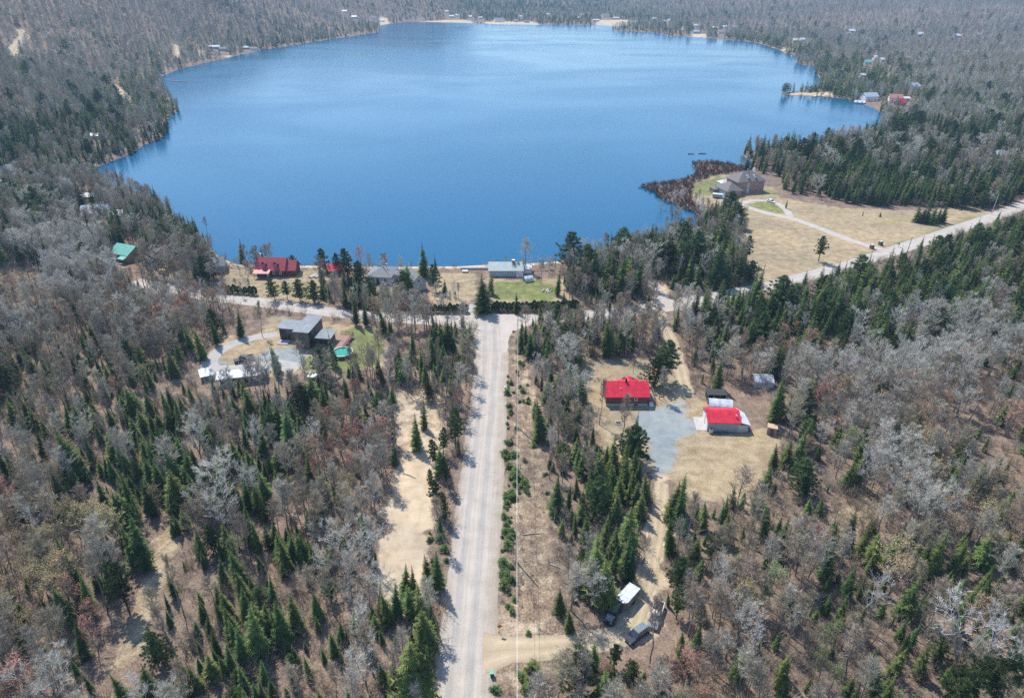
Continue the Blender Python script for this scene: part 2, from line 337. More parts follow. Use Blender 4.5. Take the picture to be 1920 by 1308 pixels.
# ------------------------------------------------------------------ roads
def resample(pts, step):
    pts = [np.array(p, float) for p in pts]; out = [pts[0]]
    # Catmull-Rom through the points
    n = len(pts)
    for i in range(n - 1):
        p0 = pts[max(i - 1, 0)]; p1 = pts[i]; p2 = pts[i + 1]; p3 = pts[min(i + 2, n - 1)]
        k = max(2, int(np.linalg.norm(p2 - p1) / step))
        for j in range(1, k + 1):
            t = j / k; out.append(.5 * ((2 * p1) + (-p0 + p2) * t + (2 * p0 - 5 * p1 + 4 * p2 - p3) * t * t + (-p0 + 3 * p1 - 3 * p2 + p3) * t ** 3))
    return np.array(out)
ROADLINES = []
def strip(name, px, width, m, z, step=2.0, jit=.35, across=8, world=False, lift=None, keep=True, ws=None, **kw):
    c = resample(px if world else PP(px), step); n = len(c)
    d = np.gradient(c, axis=0); d /= np.linalg.norm(d, axis=1)[:, None] + 1e-9; nrm = np.stack([d[:,1], -d[:,0]], -1)
    ww = np.interp(np.linspace(0, 1, n), np.linspace(0, 1, len(ws)), ws) if ws else np.full(n, width)
    s = np.linspace(-1, 1, across + 1); L_ = np.concatenate([[0], np.cumsum(np.linalg.norm(np.diff(c, axis=0), axis=1))])
    e = np.zeros((n, across + 1)); e[:, 0] = -rng.random(n) * jit; e[:, -1] = rng.random(n) * jit
    X = c[:, 0:1] + nrm[:, 0:1] * (s * ww[:, None] / 2 + e); Y = c[:, 1:2] + nrm[:, 1:2] * (s * ww[:, None] / 2 + e)
    Zv = (height(X, Y) + lift if lift is not None else np.zeros(X.shape)) + z
    me = grid_mesh(name, X, Y, Zv)
    uv = np.stack([np.repeat(s[None], n, 0), np.repeat(L_[:, None], across + 1, 1)], -1)
    a = me.attributes.new('lane', 'FLOAT_VECTOR', 'POINT'); a.data.foreach_set('vector', np.concatenate([uv, np.zeros((n, across + 1, 1))], -1).astype('f').ravel())
    me.materials.append(m); o = bpy.data.objects.new(name, me); COL.objects.link(o); tag(o, kind='structure', **kw)
    if keep: ROADLINES.append((c, float(ww.max()) / 2))
    return c
def patch(name, px, m, z, world=False):
    "filled outline laid on the flat ground"
    pts = px if world else PP(px); pts = resample(list(pts) + [pts[0]], 2.5)[:-1]
    bm = bmesh.new(); vs = [bm.verts.new((x + random.uniform(-.2,.2), y + random.uniform(-.2,.2), z)) for x, y in pts]
    f = bm.faces.new(vs); bmesh.ops.triangulate(bm, faces=[f]); 
    for f in bm.faces:
        if f.normal.z < 0: f.normal_flip()
    me = bpy.data.meshes.new(name); bm.to_mesh(me); bm.free(); me.materials.append(m)
    o = bpy.data.objects.new(name, me); COL.objects.link(o); tag(o, kind='structure'); return o

def road_material(name, cols, bands=None, scale=1.0, ruts=0.0):
    "loose gravel; bands = (position, colour) across the lane"
    m = bpy.data.materials.new(name); m.use_nodes = True; N, L = nt(m); b = N['Principled BSDF']; b.inputs['Roughness'].default_value = .95
    b.inputs['Specular IOR Level'].default_value = .15
    tc = N.new('ShaderNodeTexCoord')
    def noise(s, sc=(1,1,1), det=5, src=None):
        mp = N.new('ShaderNodeMapping'); mp.inputs['Scale'].default_value = sc; L.new(src or tc.outputs['Object'], mp.inputs[0])
        n = N.new('ShaderNodeTexNoise'); n.inputs['Scale'].default_value = s; n.inputs['Detail'].default_value = det; n.inputs['Roughness'].default_value = .65; L.new(mp.outputs[0], n.inputs[0]); return n.outputs[0]
    fine = noise(3.2); mid = noise(.28)
    r = N.new('ShaderNodeValToRGB'); e = r.color_ramp.elements
    while len(e) < len(cols): e.new(.5)
    for k, (p, c) in enumerate(cols): e[k].position = p; e[k].color = (*c, 1)
    x = N.new('ShaderNodeMix'); x.data_type = 'FLOAT'; x.inputs[0].default_value = .5; L.new(fine, x.inputs[2]); L.new(mid, x.inputs[3]); L.new(x.outputs[0], r.inputs[0])
    c = r.outputs[0]
    if bands:
        at = N.new('ShaderNodeAttribute'); at.attribute_name = 'lane'; sx = N.new('ShaderNodeSeparateXYZ'); L.new(at.outputs['Vector'], sx.inputs[0])
        wob = noise(1.0, (1.8, .05, 1), 4, at.outputs['Vector'])
        streak = noise(1.0, (11, .07, 1), 5, at.outputs['Vector'])
        a = N.new('ShaderNodeMath'); a.operation = 'MULTIPLY_ADD'; L.new(wob, a.inputs[0]); a.inputs[1].default_value = .34; L.new(sx.outputs[0], a.inputs[2])
        mr = N.new('ShaderNodeMapRange'); mr.inputs[1].default_value = -.83; mr.inputs[2].default_value = 1.17; L.new(a.outputs[0], mr.inputs[0])
        r2 = N.new('ShaderNodeValToRGB'); e = r2.color_ramp.elements
        while len(e) < len(bands): e.new(.5)
        for k, (p, cc) in enumerate(bands): e[k].position = p; e[k].color = (*cc, 1)
        L.new(mr.outputs[0], r2.inputs[0])
        mu = N.new('ShaderNodeMix'); mu.data_type = 'RGBA'; mu.blend_type = 'MULTIPLY'; mu.inputs[0].default_value = 1; L.new(c, mu.inputs[6]); L.new(r2.outputs[0], mu.inputs[7]); c = mu.outputs[2]
        r3 = N.new('ShaderNodeMapRange'); r3.inputs[1].default_value = .35; r3.inputs[2].default_value = .65; r3.inputs[3].default_value = .90; r3.inputs[4].default_value = 1.05; L.new(streak, r3.inputs[0])
        cm = N.new('ShaderNodeVectorMath'); cm.operation = 'SCALE'; L.new(c, cm.inputs[0]); L.new(r3.outputs[0], cm.inputs['Scale']); c = cm.outputs[0]
    L.new(c, b.inputs['Base Color'])
    bp = N.new('ShaderNodeBump'); bp.inputs['Strength'].default_value = .5; bp.inputs['Distance'].default_value = .08; L.new(fine, bp.inputs['Height']); L.new(bp.outputs[0], b.inputs['Normal'])
    return m
shoulder_m = road_material('road_shoulder_gravel', [(.3,(.31,.27,.225)),(.5,(.45,.40,.345)),(.7,(.57,.52,.455))], [(0,(.8,.77,.74)),(.06,(1,.97,.94)),(.2,(1.02,1,.98)),(.8,(1,.97,.94)),(.9,(.93,.9,.86)),(1,(.8,.77,.72))])
lane_m = road_material('road_lane_gravel', [(.3,(.36,.33,.29)),(.5,(.47,.43,.385)),(.7,(.57,.525,.475))],
   [(0,(.98,.95,.92)),(.10,(1.04,1.02,1)),(.17,(.86,.875,.89)),(.30,(.90,.91,.92)),(.36,(1.05,1.03,1)),(.44,(1,.97,.94)),(.52,(1.1,1.08,1.05)),(.60,(1.0,.97,.94)),(.66,(.88,.89,.905)),(.80,(.88,.89,.905)),(.86,(1.06,1.03,1)),(1,(.98,.95,.92))])
lake_road_m = road_material('lake_road_gravel', [(.3,(.38,.34,.30)),(.5,(.50,.455,.41)),(.7,(.60,.555,.51))], [(0,(.85,.82,.78)),(.2,(1,.98,.96)),(.4,(.93,.94,.95)),(.5,(1.05,1.03,1)),(.7,(.93,.94,.95)),(.85,(1,.98,.96)),(1,(.85,.82,.78))])
sand_m = road_material('sandy_track', [(.3,(.36,.285,.19)),(.5,(.50,.41,.285)),(.7,(.60,.51,.38))], [(0,(.8,.8,.75)),(.25,(1.08,1.06,1.04)),(.5,(.84,.83,.78)),(.75,(1.08,1.06,1.04)),(1,(.8,.8,.75))])
grey_m = road_material('grey_driveway_gravel', [(.3,(.30,.285,.27)),(.5,(.43,.41,.385)),(.7,(.55,.52,.48))])
C_ROAD = [(-7.65,20),(-7.6,68),(-7.2,100),(-6.6,130),(-6.1,160),(-6.0,176),(-6.6,190),(-7.2,204)]
strip('gravel_road_shoulder', C_ROAD, 9.4, shoulder_m, .004, jit=.5, world=True)
strip('gravel_road', [(-8.3,20),(-8.2,68),(-7.7,100),(-7.1,130),(-6.5,160),(-6.3,176),(-6.8,190),(-7.3,202)], 6.3, lane_m, .016, jit=.12, across=12, world=True, keep=False)
LAKE_ROAD = [(250,528),(330,543),(400,556),(470,564),(540,574),(612,584),(700,593),(790,599),(870,602),(940,602),(1000,600),(1100,592),(1180,583),(1240,575),(1300,565),(1370,552),(1430,540),(1500,521),(1600,494),(1700,462),(1800,428),(1880,400),(1960,368),(2060,330)]
strip('lake_road', LAKE_ROAD, 7.2, lake_road_m, .008, ws=[6.3]*8+[8]*3+[6.5]*3+[7.2]*10)
patch('road_junction', [(789,590),(840,588),(890,586),(960,589),(1000,590),(1000,606),(985,612),(962,622),(952,640),(950,660),(888,660),(884,636),(872,620),(840,611),(792,608)], lake_road_m, .012)
strip('side_track', [(1218,528),(1232,545),(1243,560),(1240,578)], 4.2, lake_road_m, .012)
strip('forest_track', [(1236,585),(1246,615),(1262,650),(1275,690),(1284,725),(1286,742)], 3.6, sand_m, .004, jit=.6)
strip('cabin_track', [(1241,905),(1238,950),(1232,1000),(1222,1050),(1212,1095),(1200,1130),(1190,1165),(1180,1195)], 2.9, sand_m, .004, jit=.5, across=8)
strip('cabin_driveway', [(905,1222),(960,1216),(1020,1213),(1080,1208),(1130,1200),(1180,1190)], 4.4, sand_m, .0065, jit=.4, ws=[8,5,4.4,4,4,3.6])
strip('house_driveway', [(880,598),(884,585),(889,570)], 2.8, grey_m, .010)
strip('villa_driveway', [(1655,468),(1600,452),(1560,437),(1510,418),(1485,410),(1440,400),(1400,388),(1372,380),(1352,372)], 4.0, lake_road_m, .004)
strip('villa_driveway_loop', [(1482,409),(1476,396),(1462,384),(1440,377),(1410,376),(1388,383)], 3.2, lake_road_m, .0065)
strip('modern_house_driveway', [(520,626),(470,634),(435,645),(405,662),(392,678),(400,692),(440,692),(500,684),(560,690)], 4.2, grey_m, .006, ws=[3,3.4,3.6,4,4.5,5,5,6,5])
for i, (pl, wd) in enumerate([([(36,55),(46,68),(36,80),(24,97),(34,112),(42,120)], 9), ([(210,158),(224,172),(236,186),(240,205)], 7), ([(1120,592),(1125,598)], 3)][:2]):
    strip('hill_road', [PT(u, v)[:2] for u, v in pl], wd, sand_m, .05, world=True, lift=.0, step=6)

# ------------------------------------------------------------------ tree prototypes
spruce_m = mat('spruce_needles', (.082,.122,.034), .75, .35, 1.3, rnd=.34, hue=.035, spec=.15)
fir_m = mat('fir_needles', (.115,.155,.042), .75, .32, 1.3, rnd=.28, hue=.025, spec=.15)
pine_m = mat('pine_needles', (.085,.125,.042), .7, .35, .9, rnd=.22, hue=.02, spec=.15)
bark_m = mat('grey_bark', (.24,.21,.19), .9, .3, 2)
dark_bark_m = mat('dark_bark', (.10,.075,.06), .9, .3, 2)
twig_grey_m = mat('grey_twigs', (.405,.37,.30), .9, .18, .8, rnd=.26, hue=.02)
twig_brown_m = mat('brown_twigs', (.355,.29,.21), .9, .2, .8, rnd=.25, hue=.02)
twig_pale_m = mat('pale_twigs', (.52,.495,.43), .9, .15, .8, rnd=.18)
birch_m = mat('birch_bark', (.50,.475,.445), .8, .12, 2.2, rnd=.1)
bud_red_m = mat('red_buds', (.40,.205,.15), .8, .2, .8, rnd=.25, hue=.02)
bud_ochre_m = mat('ochre_buds', (.43,.325,.15), .8, .2, .8, rnd=.22, hue=.025)
bud_green_m = mat('green_buds', (.20,.22,.07), .8, .2, .8, rnd=.2, hue=.03)

def spruce(seed, h=12, R=1.75, whorls=34, nb=9, drop=.28, gap=.0, lod=0, power=.9, base=.08):
    r = random.Random(seed); tr = MB(); cr = MB()
    lean = (r.uniform(-.02,.02), r.uniform(-.02,.02))
    tr.tube([(0,0,-.3),(lean[0]*h*.5,lean[1]*h*.5,h*.5),(lean[0]*h,lean[1]*h,h*.97)], [h*.011+.03, h*.007+.02, .015], 5)
    lop = [r.uniform(.66,1.28) for _ in range(8)]
    for i in range(whorls):
        t = i / whorls; z = h * (base + (1 - base) * (t ** .93)); rr = R * (1 - t) ** power * (1 if t > .12 else .75 + t * 2) + .10
        k = max(4, int(nb * (1 - t * .45))); a0 = r.random() * 6.28
        for j in range(k):
            if r.random() < gap: continue
            a = a0 + 6.283 * j / k + r.uniform(-.25,.25); L = rr * r.uniform(.72,1.18) * lop[int(a / 6.283 * 8) % 8]
            dr = drop * L * r.uniform(.6,1.5); ca, sa = math.cos(a), math.sin(a); z0 = z + r.uniform(-.12,.12) * h / whorls * 4
            ox, oy = lean[0]*z, lean[1]*z
            def pt(q, side=0.0, dz=0.0):
                return (ox + ca*L*q - sa*side, oy + sa*L*q + ca*side, z0 - dr * math.sin(q * 1.9) + dz)
            if lod:
                wd = L * .42; cr.face([pt(0), pt(.55, wd, -.15*L), pt(1), pt(.55, -wd, -.15*L)]); continue
            n = 5 if L > .7 else 3
            cr.face([pt(0, .03), pt(0, -.03), pt(1.0)])
            for q in range(n):
                q0 = (q + .4) / (n + .3); wl = L * (.42 - .22 * q0) * r.uniform(.75,1.25)
                for sd_ in (1, -1):
                    cr.face([pt(max(0, q0 - .13)), pt(q0 + .05), pt(min(1.05, q0 + .22), sd_ * wl, -wl * r.uniform(.15,.55))])
            if r.random() < .5: cr.face([pt(.25), pt(.8), pt(.55, 0, -L * .3)])
    for s_ in range(3): cr.face([(lean[0]*h + .09*math.cos(s_*2.1), lean[1]*h + .09*math.sin(s_*2.1), h*.965), (lean[0]*h + .09*math.cos(s_*2.1+1), lean[1]*h+.09*math.sin(s_*2.1+1), h*.965), (lean[0]*h, lean[1]*h, h*1.012)])
    return tr, cr

def pine(seed, h=12, R=3.2, n=60, base=.3, rnd=.8, tuft=26, size=.5):
    r = random.Random(seed); tr = MB(); cr = MB()
    tr.tube([(0,0,-.3),(r.uniform(-.2,.2),r.uniform(-.2,.2),h*.5),(r.uniform(-.3,.3),r.uniform(-.3,.3),h*.95)], [h*.016+.04, h*.011+.02, .03], 6)
    for i in range(n):
        t = (i + r.random()) / n; z = h * (base + (.97 - base) * t); prof = math.sin(min(1, (t * .80 + .24)) * math.pi) ** rnd
        L = R * prof * r.uniform(.55,1.1) + .3; a = i * 2.4 + r.uniform(-.4,.4); up = L * r.uniform(-.05,.35)
        e = Vector((math.cos(a)*L, math.sin(a)*L, z + up)); s_ = Vector((0,0,z))
        cr.tube([s_, s_.lerp(e, .6) + Vector((0,0,-.08*L)), e], [.05,.03,.015], 3, 1, cap=False)
        for c in range(max(2, int(L * 1.9))):
            q = 1 - c * .24 / max(.6, L * .33) ; q = max(.3, q + r.uniform(-.06,.06)); ctr = s_.lerp(e, q) + Vector((r.uniform(-.35,.35), r.uniform(-.35,.35), r.uniform(-.1,.25)))
            for k in range(tuft):
                d = Vector((r.gauss(0,1), r.gauss(0,1), r.gauss(.35,.75))).normalized(); l_ = size * r.uniform(.7,1.3)
                o = Vector((r.gauss(0,.12), r.gauss(0,.12), r.gauss(0,.08))); sd_ = d.orthogonal().normalized() * (.07 * size / .5)
                p = ctr + o; cr.face([p - sd_, p + sd_, p + d * l_])
    return tr, cr

def hardwood(seed, h=13, base=.42, R=2.6, limbs=20, subs=7, twigs=9, up=.75, tw=.038, bud=0, budsize=.13, fork=0, tl=1.0, kink=.18):
    r = random.Random(seed); tr = MB(); cr = MB()
    def wob(p, s_): return p + Vector((r.gauss(0,s_), r.gauss(0,s_), 0))
    stems = []
    nst = fork or 1
    for s_ in range(nst):
        a = r.random() * 6.28 + s_ * 6.28 / nst; sp_ = (.0 if nst == 1 else R * r.uniform(.45,.8))
        split = h * (.05 if nst > 1 and r.random() < .5 else base * .55) if nst > 1 else 0
        p = [Vector((0,0,-.3))]
        if split: p.append(Vector((0,0,split)))
        m_ = 6
        for i in range(1, m_ + 1):
            t = i / m_; z = split + (h * r.uniform(.96,1.0) - split) * t
            p.append(wob(Vector((math.cos(a)*sp_*t, math.sin(a)*sp_*t, z)), kink * h * .05))
        r0 = h * .0105 + .03
        rad = [r0 * (1 - .86 * k / (len(p) - 1)) / (1 if nst == 1 else 1.2) for k in range(len(p))]
        tr.tube(p, rad, 5); stems.append((p, rad))
    def along(p, t):
        f = t * (len(p) - 1); i = min(int(f), len(p) - 2); return p[i].lerp(p[i + 1], f - i)
    def strip_(a, b, w_, m=0):
        d = (b - a); s_ = d.cross(Vector((r.gauss(0,1), r.gauss(0,1), r.gauss(0,1))))
        if s_.length < 1e-6: return
        s_ = s_.normalized() * w_; cr.face([a - s_, a + s_, b], m)
    for i in range(limbs):
        p, rad = stems[i % nst]; t = base + (1 - base) * ((i + r.random()) / limbs) ** .9; t = min(t, .98); o = along(p, t)
        q = (t - base) / (1 - base); L = R * (1.15 - .75 * q) * r.uniform(.7,1.15) * (.75 + .5 * min(1, q * 3)); a = i * 2.4 + r.uniform(-.5,.5)
        d = Vector((math.cos(a), math.sin(a), up * r.uniform(.7,1.4) + q * .6)).normalized()
        mid_ = o + d * L * .55 + Vector((r.gauss(0,.12*L), r.gauss(0,.12*L), 0)); e = o + d * L + Vector((0,0,L * .22)) + Vector((r.gauss(0,.12*L), r.gauss(0,.12*L), 0))
        br = .013 + .011 * L
        cr.tube([o, mid_, e], [br, br * .6, br * .25], 3, 0, cap=False)
        for j in range(subs):
            u_ = .25 + .75 * (j + r.random()) / subs; b0 = (o.lerp(mid_, u_ * 2) if u_ < .5 else mid_.lerp(e, u_ * 2 - 1))
            a2 = r.random() * 6.28; d2 = (d * .8 + Vector((math.cos(a2), math.sin(a2), r.uniform(.1,.8)))).normalized(); l2 = L * .42 * r.uniform(.6,1.2) * tl
            b1 = b0 + d2 * l2; cr.tube([b0, b1], [br * .38, br * .15], 3, 0, cap=False)
            for k in range(twigs):
                v_ = .15 + .85 * (k + r.random()) / twigs; c0 = b0.lerp(b1, v_); a3 = r.random() * 6.28
                d3 = (d2 * .7 + Vector((math.cos(a3) * .9, math.sin(a3) * .9, r.uniform(0,.9)))).normalized(); l3 = r.uniform(.35,.85) * tl
                c1 = c0 + d3 * l3; strip_(c0, c1, tw * .5)
                for x in range(bud):
                    g_ = c0.lerp(c1, r.uniform(.4,1.05)); n_ = Vector((r.gauss(0,1), r.gauss(0,1), r.gauss(0,1))).normalized(); o1 = n_.orthogonal().normalized() * budsize * r.uniform(.6,1.2); o2 = n_.cross(o1)
                    cr.face([g_ - o1, g_ + o2, g_ + o1], 1)
    return tr, cr

def bush(seed, h=1.8, n=26, R=1.1, w_=.03, twigs=7):
    r = random.Random(seed); m = MB()
    for i in range(n):
        a = r.random()*6.28; d = Vector((math.cos(a)*r.uniform(.1,.7), math.sin(a)*r.uniform(.1,.7), 1)).normalized(); L = h * r.uniform(.55,1.1)
        b = Vector((math.cos(a)*R*.3*r.random(), math.sin(a)*R*.3*r.random(), -.1)); e = b + d * L
        s_ = d.orthogonal().normalized() * w_ * .6; m.face([b - s_, b + s_, e])
        for k in range(twigs):
            c0 = b.lerp(e, .3 + .7 * r.random()); a2 = r.random()*6.28; c1 = c0 + (d + Vector((math.cos(a2), math.sin(a2), .2)) * .8).normalized() * h * r.uniform(.15,.35)
            s_ = (c1 - c0).cross(Vector((r.gauss(0,1), r.gauss(0,1), r.gauss(0,1)))).normalized() * w_ * .5; m.face([c0 - s_, c0 + s_, c1])
    return m
def low_spruce(seed, h=1.6, R=.9):
    return spruce(seed, h, R, 10, 7, -.25, .12, base=.02, power=.62)

def lodwood(seed, h=13, R=2.7, n=150, w_=.11, bud=False):
    r = random.Random(seed); m = MB()
    m.tube([(0,0,-.3),(0,0,h*.8)], [.16,.05], 3)
    for i in range(n):
        t = r.random(); z = h * (.35 + .62 * t); q = math.sin((t * .75 + .2) * math.pi); a = r.random()*6.28; rr = R * q * math.sqrt(r.random())
        c0 = Vector((math.cos(a)*rr*.55, math.sin(a)*rr*.55, z - .7)); c1 = Vector((math.cos(a)*rr*1.1, math.sin(a)*rr*1.1, z + r.uniform(.4,1.2)))
        s_ = (c1 - c0).cross(Vector((r.gauss(0,1), r.gauss(0,1), r.gauss(0,1)))).normalized() * w_; m.face([c0 - s_, c0 + s_, c1 + s_*.3], 1 if bud and r.random() < .6 else 0)
    return m

PROTO = {}   # kind -> list of (trunk mesh, crown mesh, design height)
def reg(kind, bld, h, tm, cm): 
    tr, cr = bld; PROTO.setdefault(kind, []).append((tr.mesh('trunk', tm), cr.mesh('crown', cm), h))
for k in range(5): reg('spruce', spruce(10 + k, 12, [1.55,1.8,1.35,2.0,1.65][k], [36,34,38,32,34][k], 9, [.25,.35,.2,.3,.4][k], [0,.04,0,.1,.05][k]), 12, dark_bark_m, spruce_m)
for k in range(3): reg('fir', spruce(30 + k, 11, [2.0,2.3,1.8][k], [27,25,26][k], 10, [.12,.2,.1][k], [.05,.1,.15][k], power=.75, base=.05), 11, dark_bark_m, fir_m)
for k in range(3): reg('pine', pine(50 + k, 12, [3.3,3.9,2.7][k], [58,66,52][k], [.14,.08,.28][k], [.7,.5,.85][k], tuft=30, size=.56), 12, dark_bark_m, [pine_m, dark_bark_m])
for k in range(5): reg('hardwood', hardwood(70 + k, 13, [.42,.35,.5,.4,.3][k], [2.3,2.8,1.7,2.5,3.2][k], [24,26,20,24,28][k], 9, 12, [.9,.7,1.3,.8,.6][k], fork=[0,2,0,0,3][k]), 13, bark_m, [[twig_grey_m],[twig_pale_m],[twig_brown_m],[twig_brown_m],[twig_pale_m]][k])
for k in range(3): reg('budding', hardwood(90 + k, 11, [.35,.3,.4][k], [2.5,2.9,2.2][k], 18, 6, 8, .7, bud=2, fork=[0,3,0][k]), 11, bark_m, [[twig_brown_m, bud_red_m],[twig_grey_m, bud_ochre_m],[twig_grey_m, bud_green_m]][k])
for k in range(2): reg('birch', hardwood(110 + k, 14, [.45,.35][k], [2.4,2.9][k], [14,15][k], 6, 7, .9, tw=.04, fork=[0,2][k]), 14, birch_m, [birch_m])
LODM = {'spruce': [spruce(200 + k, 12, [1.7,2.0,1.5][k], 13, 6, .3, lod=1)[1].mesh('far_spruce', spruce_m) for k in range(3)],
        'fir': [spruce(210, 11, 2.1, 11, 6, .2, lod=1, power=.75)[1].mesh('far_fir', fir_m)],
        'pine': [pine(220, 12, 3.0, 22, .3, .7, 7, 1.0)[1].mesh('far_pine', [pine_m, dark_bark_m])],
        'hardwood': [lodwood(230 + k).mesh('far_hardwood', [twig_grey_m, twig_pale_m, twig_brown_m][k]) for k in range(3)],
        'budding': [lodwood(240, bud=True).mesh('far_budding', [twig_brown_m, bud_red_m])], 'birch': [lodwood(250, n=110, w_=.06).mesh('far_birch', birch_m)]}

# ------------------------------------------------------------------ where the trees stand
CON = """2 1 1 2 5 6 6 6 5 4 2 2 2
1 1 1 3 4 5 5 5 5 4 3 2 2
1 1 3 5 5 5 5 5 5 6 5 3 3
4 4 6 6 6 5 5 5 6 6 4 3 3
7 6 4 4 4 4 5 5 6 6 8 7 6
4 4 5 6 5 5 5 6 6 3 6 9 9
1 1 2 3 4 5 5 6 4 6 8 8 8
1 1 1 2 5 5 3 5 3 6 7 4 4
2 2 2 2 3 4 6 5 1 4 2 1 1
4 4 3 2 2 3 3 3 1 2 0 0 1
3 4 7 4 2 2 2 3 2 4 1 0 1
2 4 7 5 2 3 2 4 3 4 2 2 2
3 4 5 5 2 3 3 4 5 3 2 1 3
2 4 2 4 1 3 2 5 4 4 3 3 3
2 2 2 4 2 4 2 4 3 4 4 4 3
1 2 2 4 3 5 1 3 3 3 3 4 3
1 2 2 4 3 5 1 3 4 4 3 4 5"""
CONT = np.array([[float(c) for c in l.split()] for l in CON.split('\n')]) / 10
def con_frac(u, v):
    fu = np.clip(u / 160, 0, 11.999); fv = np.clip(v / 80, 0, 15.999); iu = fu.astype(int); iv = fv.astype(int); a = fu - iu; b = fv - iv
    return (CONT[iv, iu]*(1-a) + CONT[iv, iu+1]*a)*(1-b) + (CONT[iv+1, iu]*(1-a) + CONT[iv+1, iu+1]*a)*b
BUDS = [(60,1130,150,.75,1),(170,1200,110,.8,0),(60,890,90,.5,0),(240,1000,90,.6,1),(170,960,60,.5,0),(640,860,90,.55,0),(1460,650,70,.7,0),(1540,700,60,.3,0),(1400,920,80,.5,0),(1840,960,100,.75,1),(1780,800,80,.45,0),
  (1600,1050,60,.6,1),(1530,790,60,.55,0),(880,560,60,.5,0),(760,610,60,.6,0),(340,600,60,.6,0),(1300,1290,120,.45,0),(1700,860,60,.6,1),(1620,1000,50,.6,1),(420,700,60,.2,0),(400,1100,80,.25,2),(1500,1200,120,.3,2),(60,1280,120,.5,0),(1050,1000,80,.2,2),(1880,620,50,.2,0),(930,1000,40,.2,1)]
PALE = [(1740,650,150,.8),(1560,600,90,.7),(1900,680,120,.7),(130,525,110,.8),(290,590,60,.7),(1330,560,90,.8),(600,1180,120,.6),(360,930,70,.7),(1680,950,90,.7),(1090,720,60,.8),(540,900,70,.5),(1500,480,60,.5),(1620,560,60,.6),(560,1080,90,.6),(1420,600,60,.6),(1740,200,260,.35),(1650,300,150,.4)]
bud_l = [[*P(u, v), r, s, t, P(u + r, v)[0] - P(u, v)[0]] for u, v, r, s, t in BUDS]

# footprints and clearings without random trees
CLEAR = [np.array(PP(p)) for p in [
 [(944,612),(975,618),(1000,690),(1015,760),(1030,900),(1048,1100),(1060,1308),(905,1308),(925,1000)],           # power line strip
 [(498,590),(640,600),(730,615),(730,690),(650,705),(500,705),(360,722),(355,690),(400,640)],                 # modern house
 [(440,498),(600,498),(604,578),(500,560),(400,540),(430,510)],[(612,500),(648,500),(648,530),(612,532)],[(685,500),(1030,492),(1075,560),(1050,586),(880,588),(800,586),(800,560),(745,552),(685,545)],
 [(1196,352),(1214,342),(1256,338),(1290,328),(1298,300),(1340,297),(1400,308),(1400,320),(1350,330),(1310,340),(1300,372),(1325,395),(1318,410),(1240,378),(1222,364)],              # lakefront gardens
 [(1290,350),(1330,320),(1460,330),(1470,362),(1620,385),(1800,390),(1900,392),(1560,510),(1420,545),(1395,520),(1385,400),(1300,385)],   # field
 [(1080,672),(1255,672),(1300,735),(1420,740),(1470,800),(1455,870),(1385,948),(1290,940),(1200,930),(1205,860),(1125,862),(1105,800)],
 [(205,470),(262,455),(262,500),(210,500)], [(1120,1090),(1275,1090),(1290,1150),(1285,1240),(1262,1275),(1165,1268),(1120,1215)],
 [(752,752),(792,740),(815,775),(838,815),(822,900),(815,1000),(800,1125),(712,1130),(705,1010),(735,900)],
 [(215,462),(250,455),(268,470),(275,500),(262,530),(228,520),(208,490)],[(455,655),(600,700),(620,720),(560,730),(380,735),(350,700),(400,670)],
 [(318,975),(335,1000),(300,1110),(262,1200),(228,1280),(212,1250),(245,1170),(280,1080),(295,1010)], [(1225,520),(1262,540),(1270,590),(1215,585)]] + FARZ]
TRAIL = np.array(PP([(318,975),(335,1000),(300,1110),(262,1200),(228,1280),(212,1250),(245,1170),(280,1080),(295,1010)]))
def blocked(x, y, marg=1.2):
    b = np.zeros(x.shape, bool)
    for c, hw in ROADLINES:
        m = (x > c[:,0].min()-15) & (x < c[:,0].max()+15) & (y > c[:,1].min()-15) & (y < c[:,1].max()+15)
        if m.any(): q = np.zeros(x.shape, bool); q[m] = dline(c[::2] if len(c) > 6 else c, x[m], y[m]) < hw + marg; b |= q
    for c in CLEAR: b |= inside(c, x, y)
    m = (x < -30) & (y < 130)
    if m.any(): q = np.zeros(x.shape, bool); q[m] = sdf(TRAIL, x[m], y[m]) < 3.2; b |= q
    return b
HOUSES_FAR = []   # filled below: (u, v, radius) kept free of trees
def field(y0, y1, cell, tanh=.80):
    yy = np.arange(y0, y1, cell); X = []; Y = []
    for y in yy:
        half = tanh * (y * cp + 50) + 25; xx = np.arange(-half, half, cell); X.append(xx); Y.append(np.full(len(xx), y))
    x = np.concatenate(X); y = np.concatenate(Y)
    return x + rng.uniform(-.5,.5,len(x))*cell*.95, y + rng.uniform(-.5,.5,len(y))*cell*.95

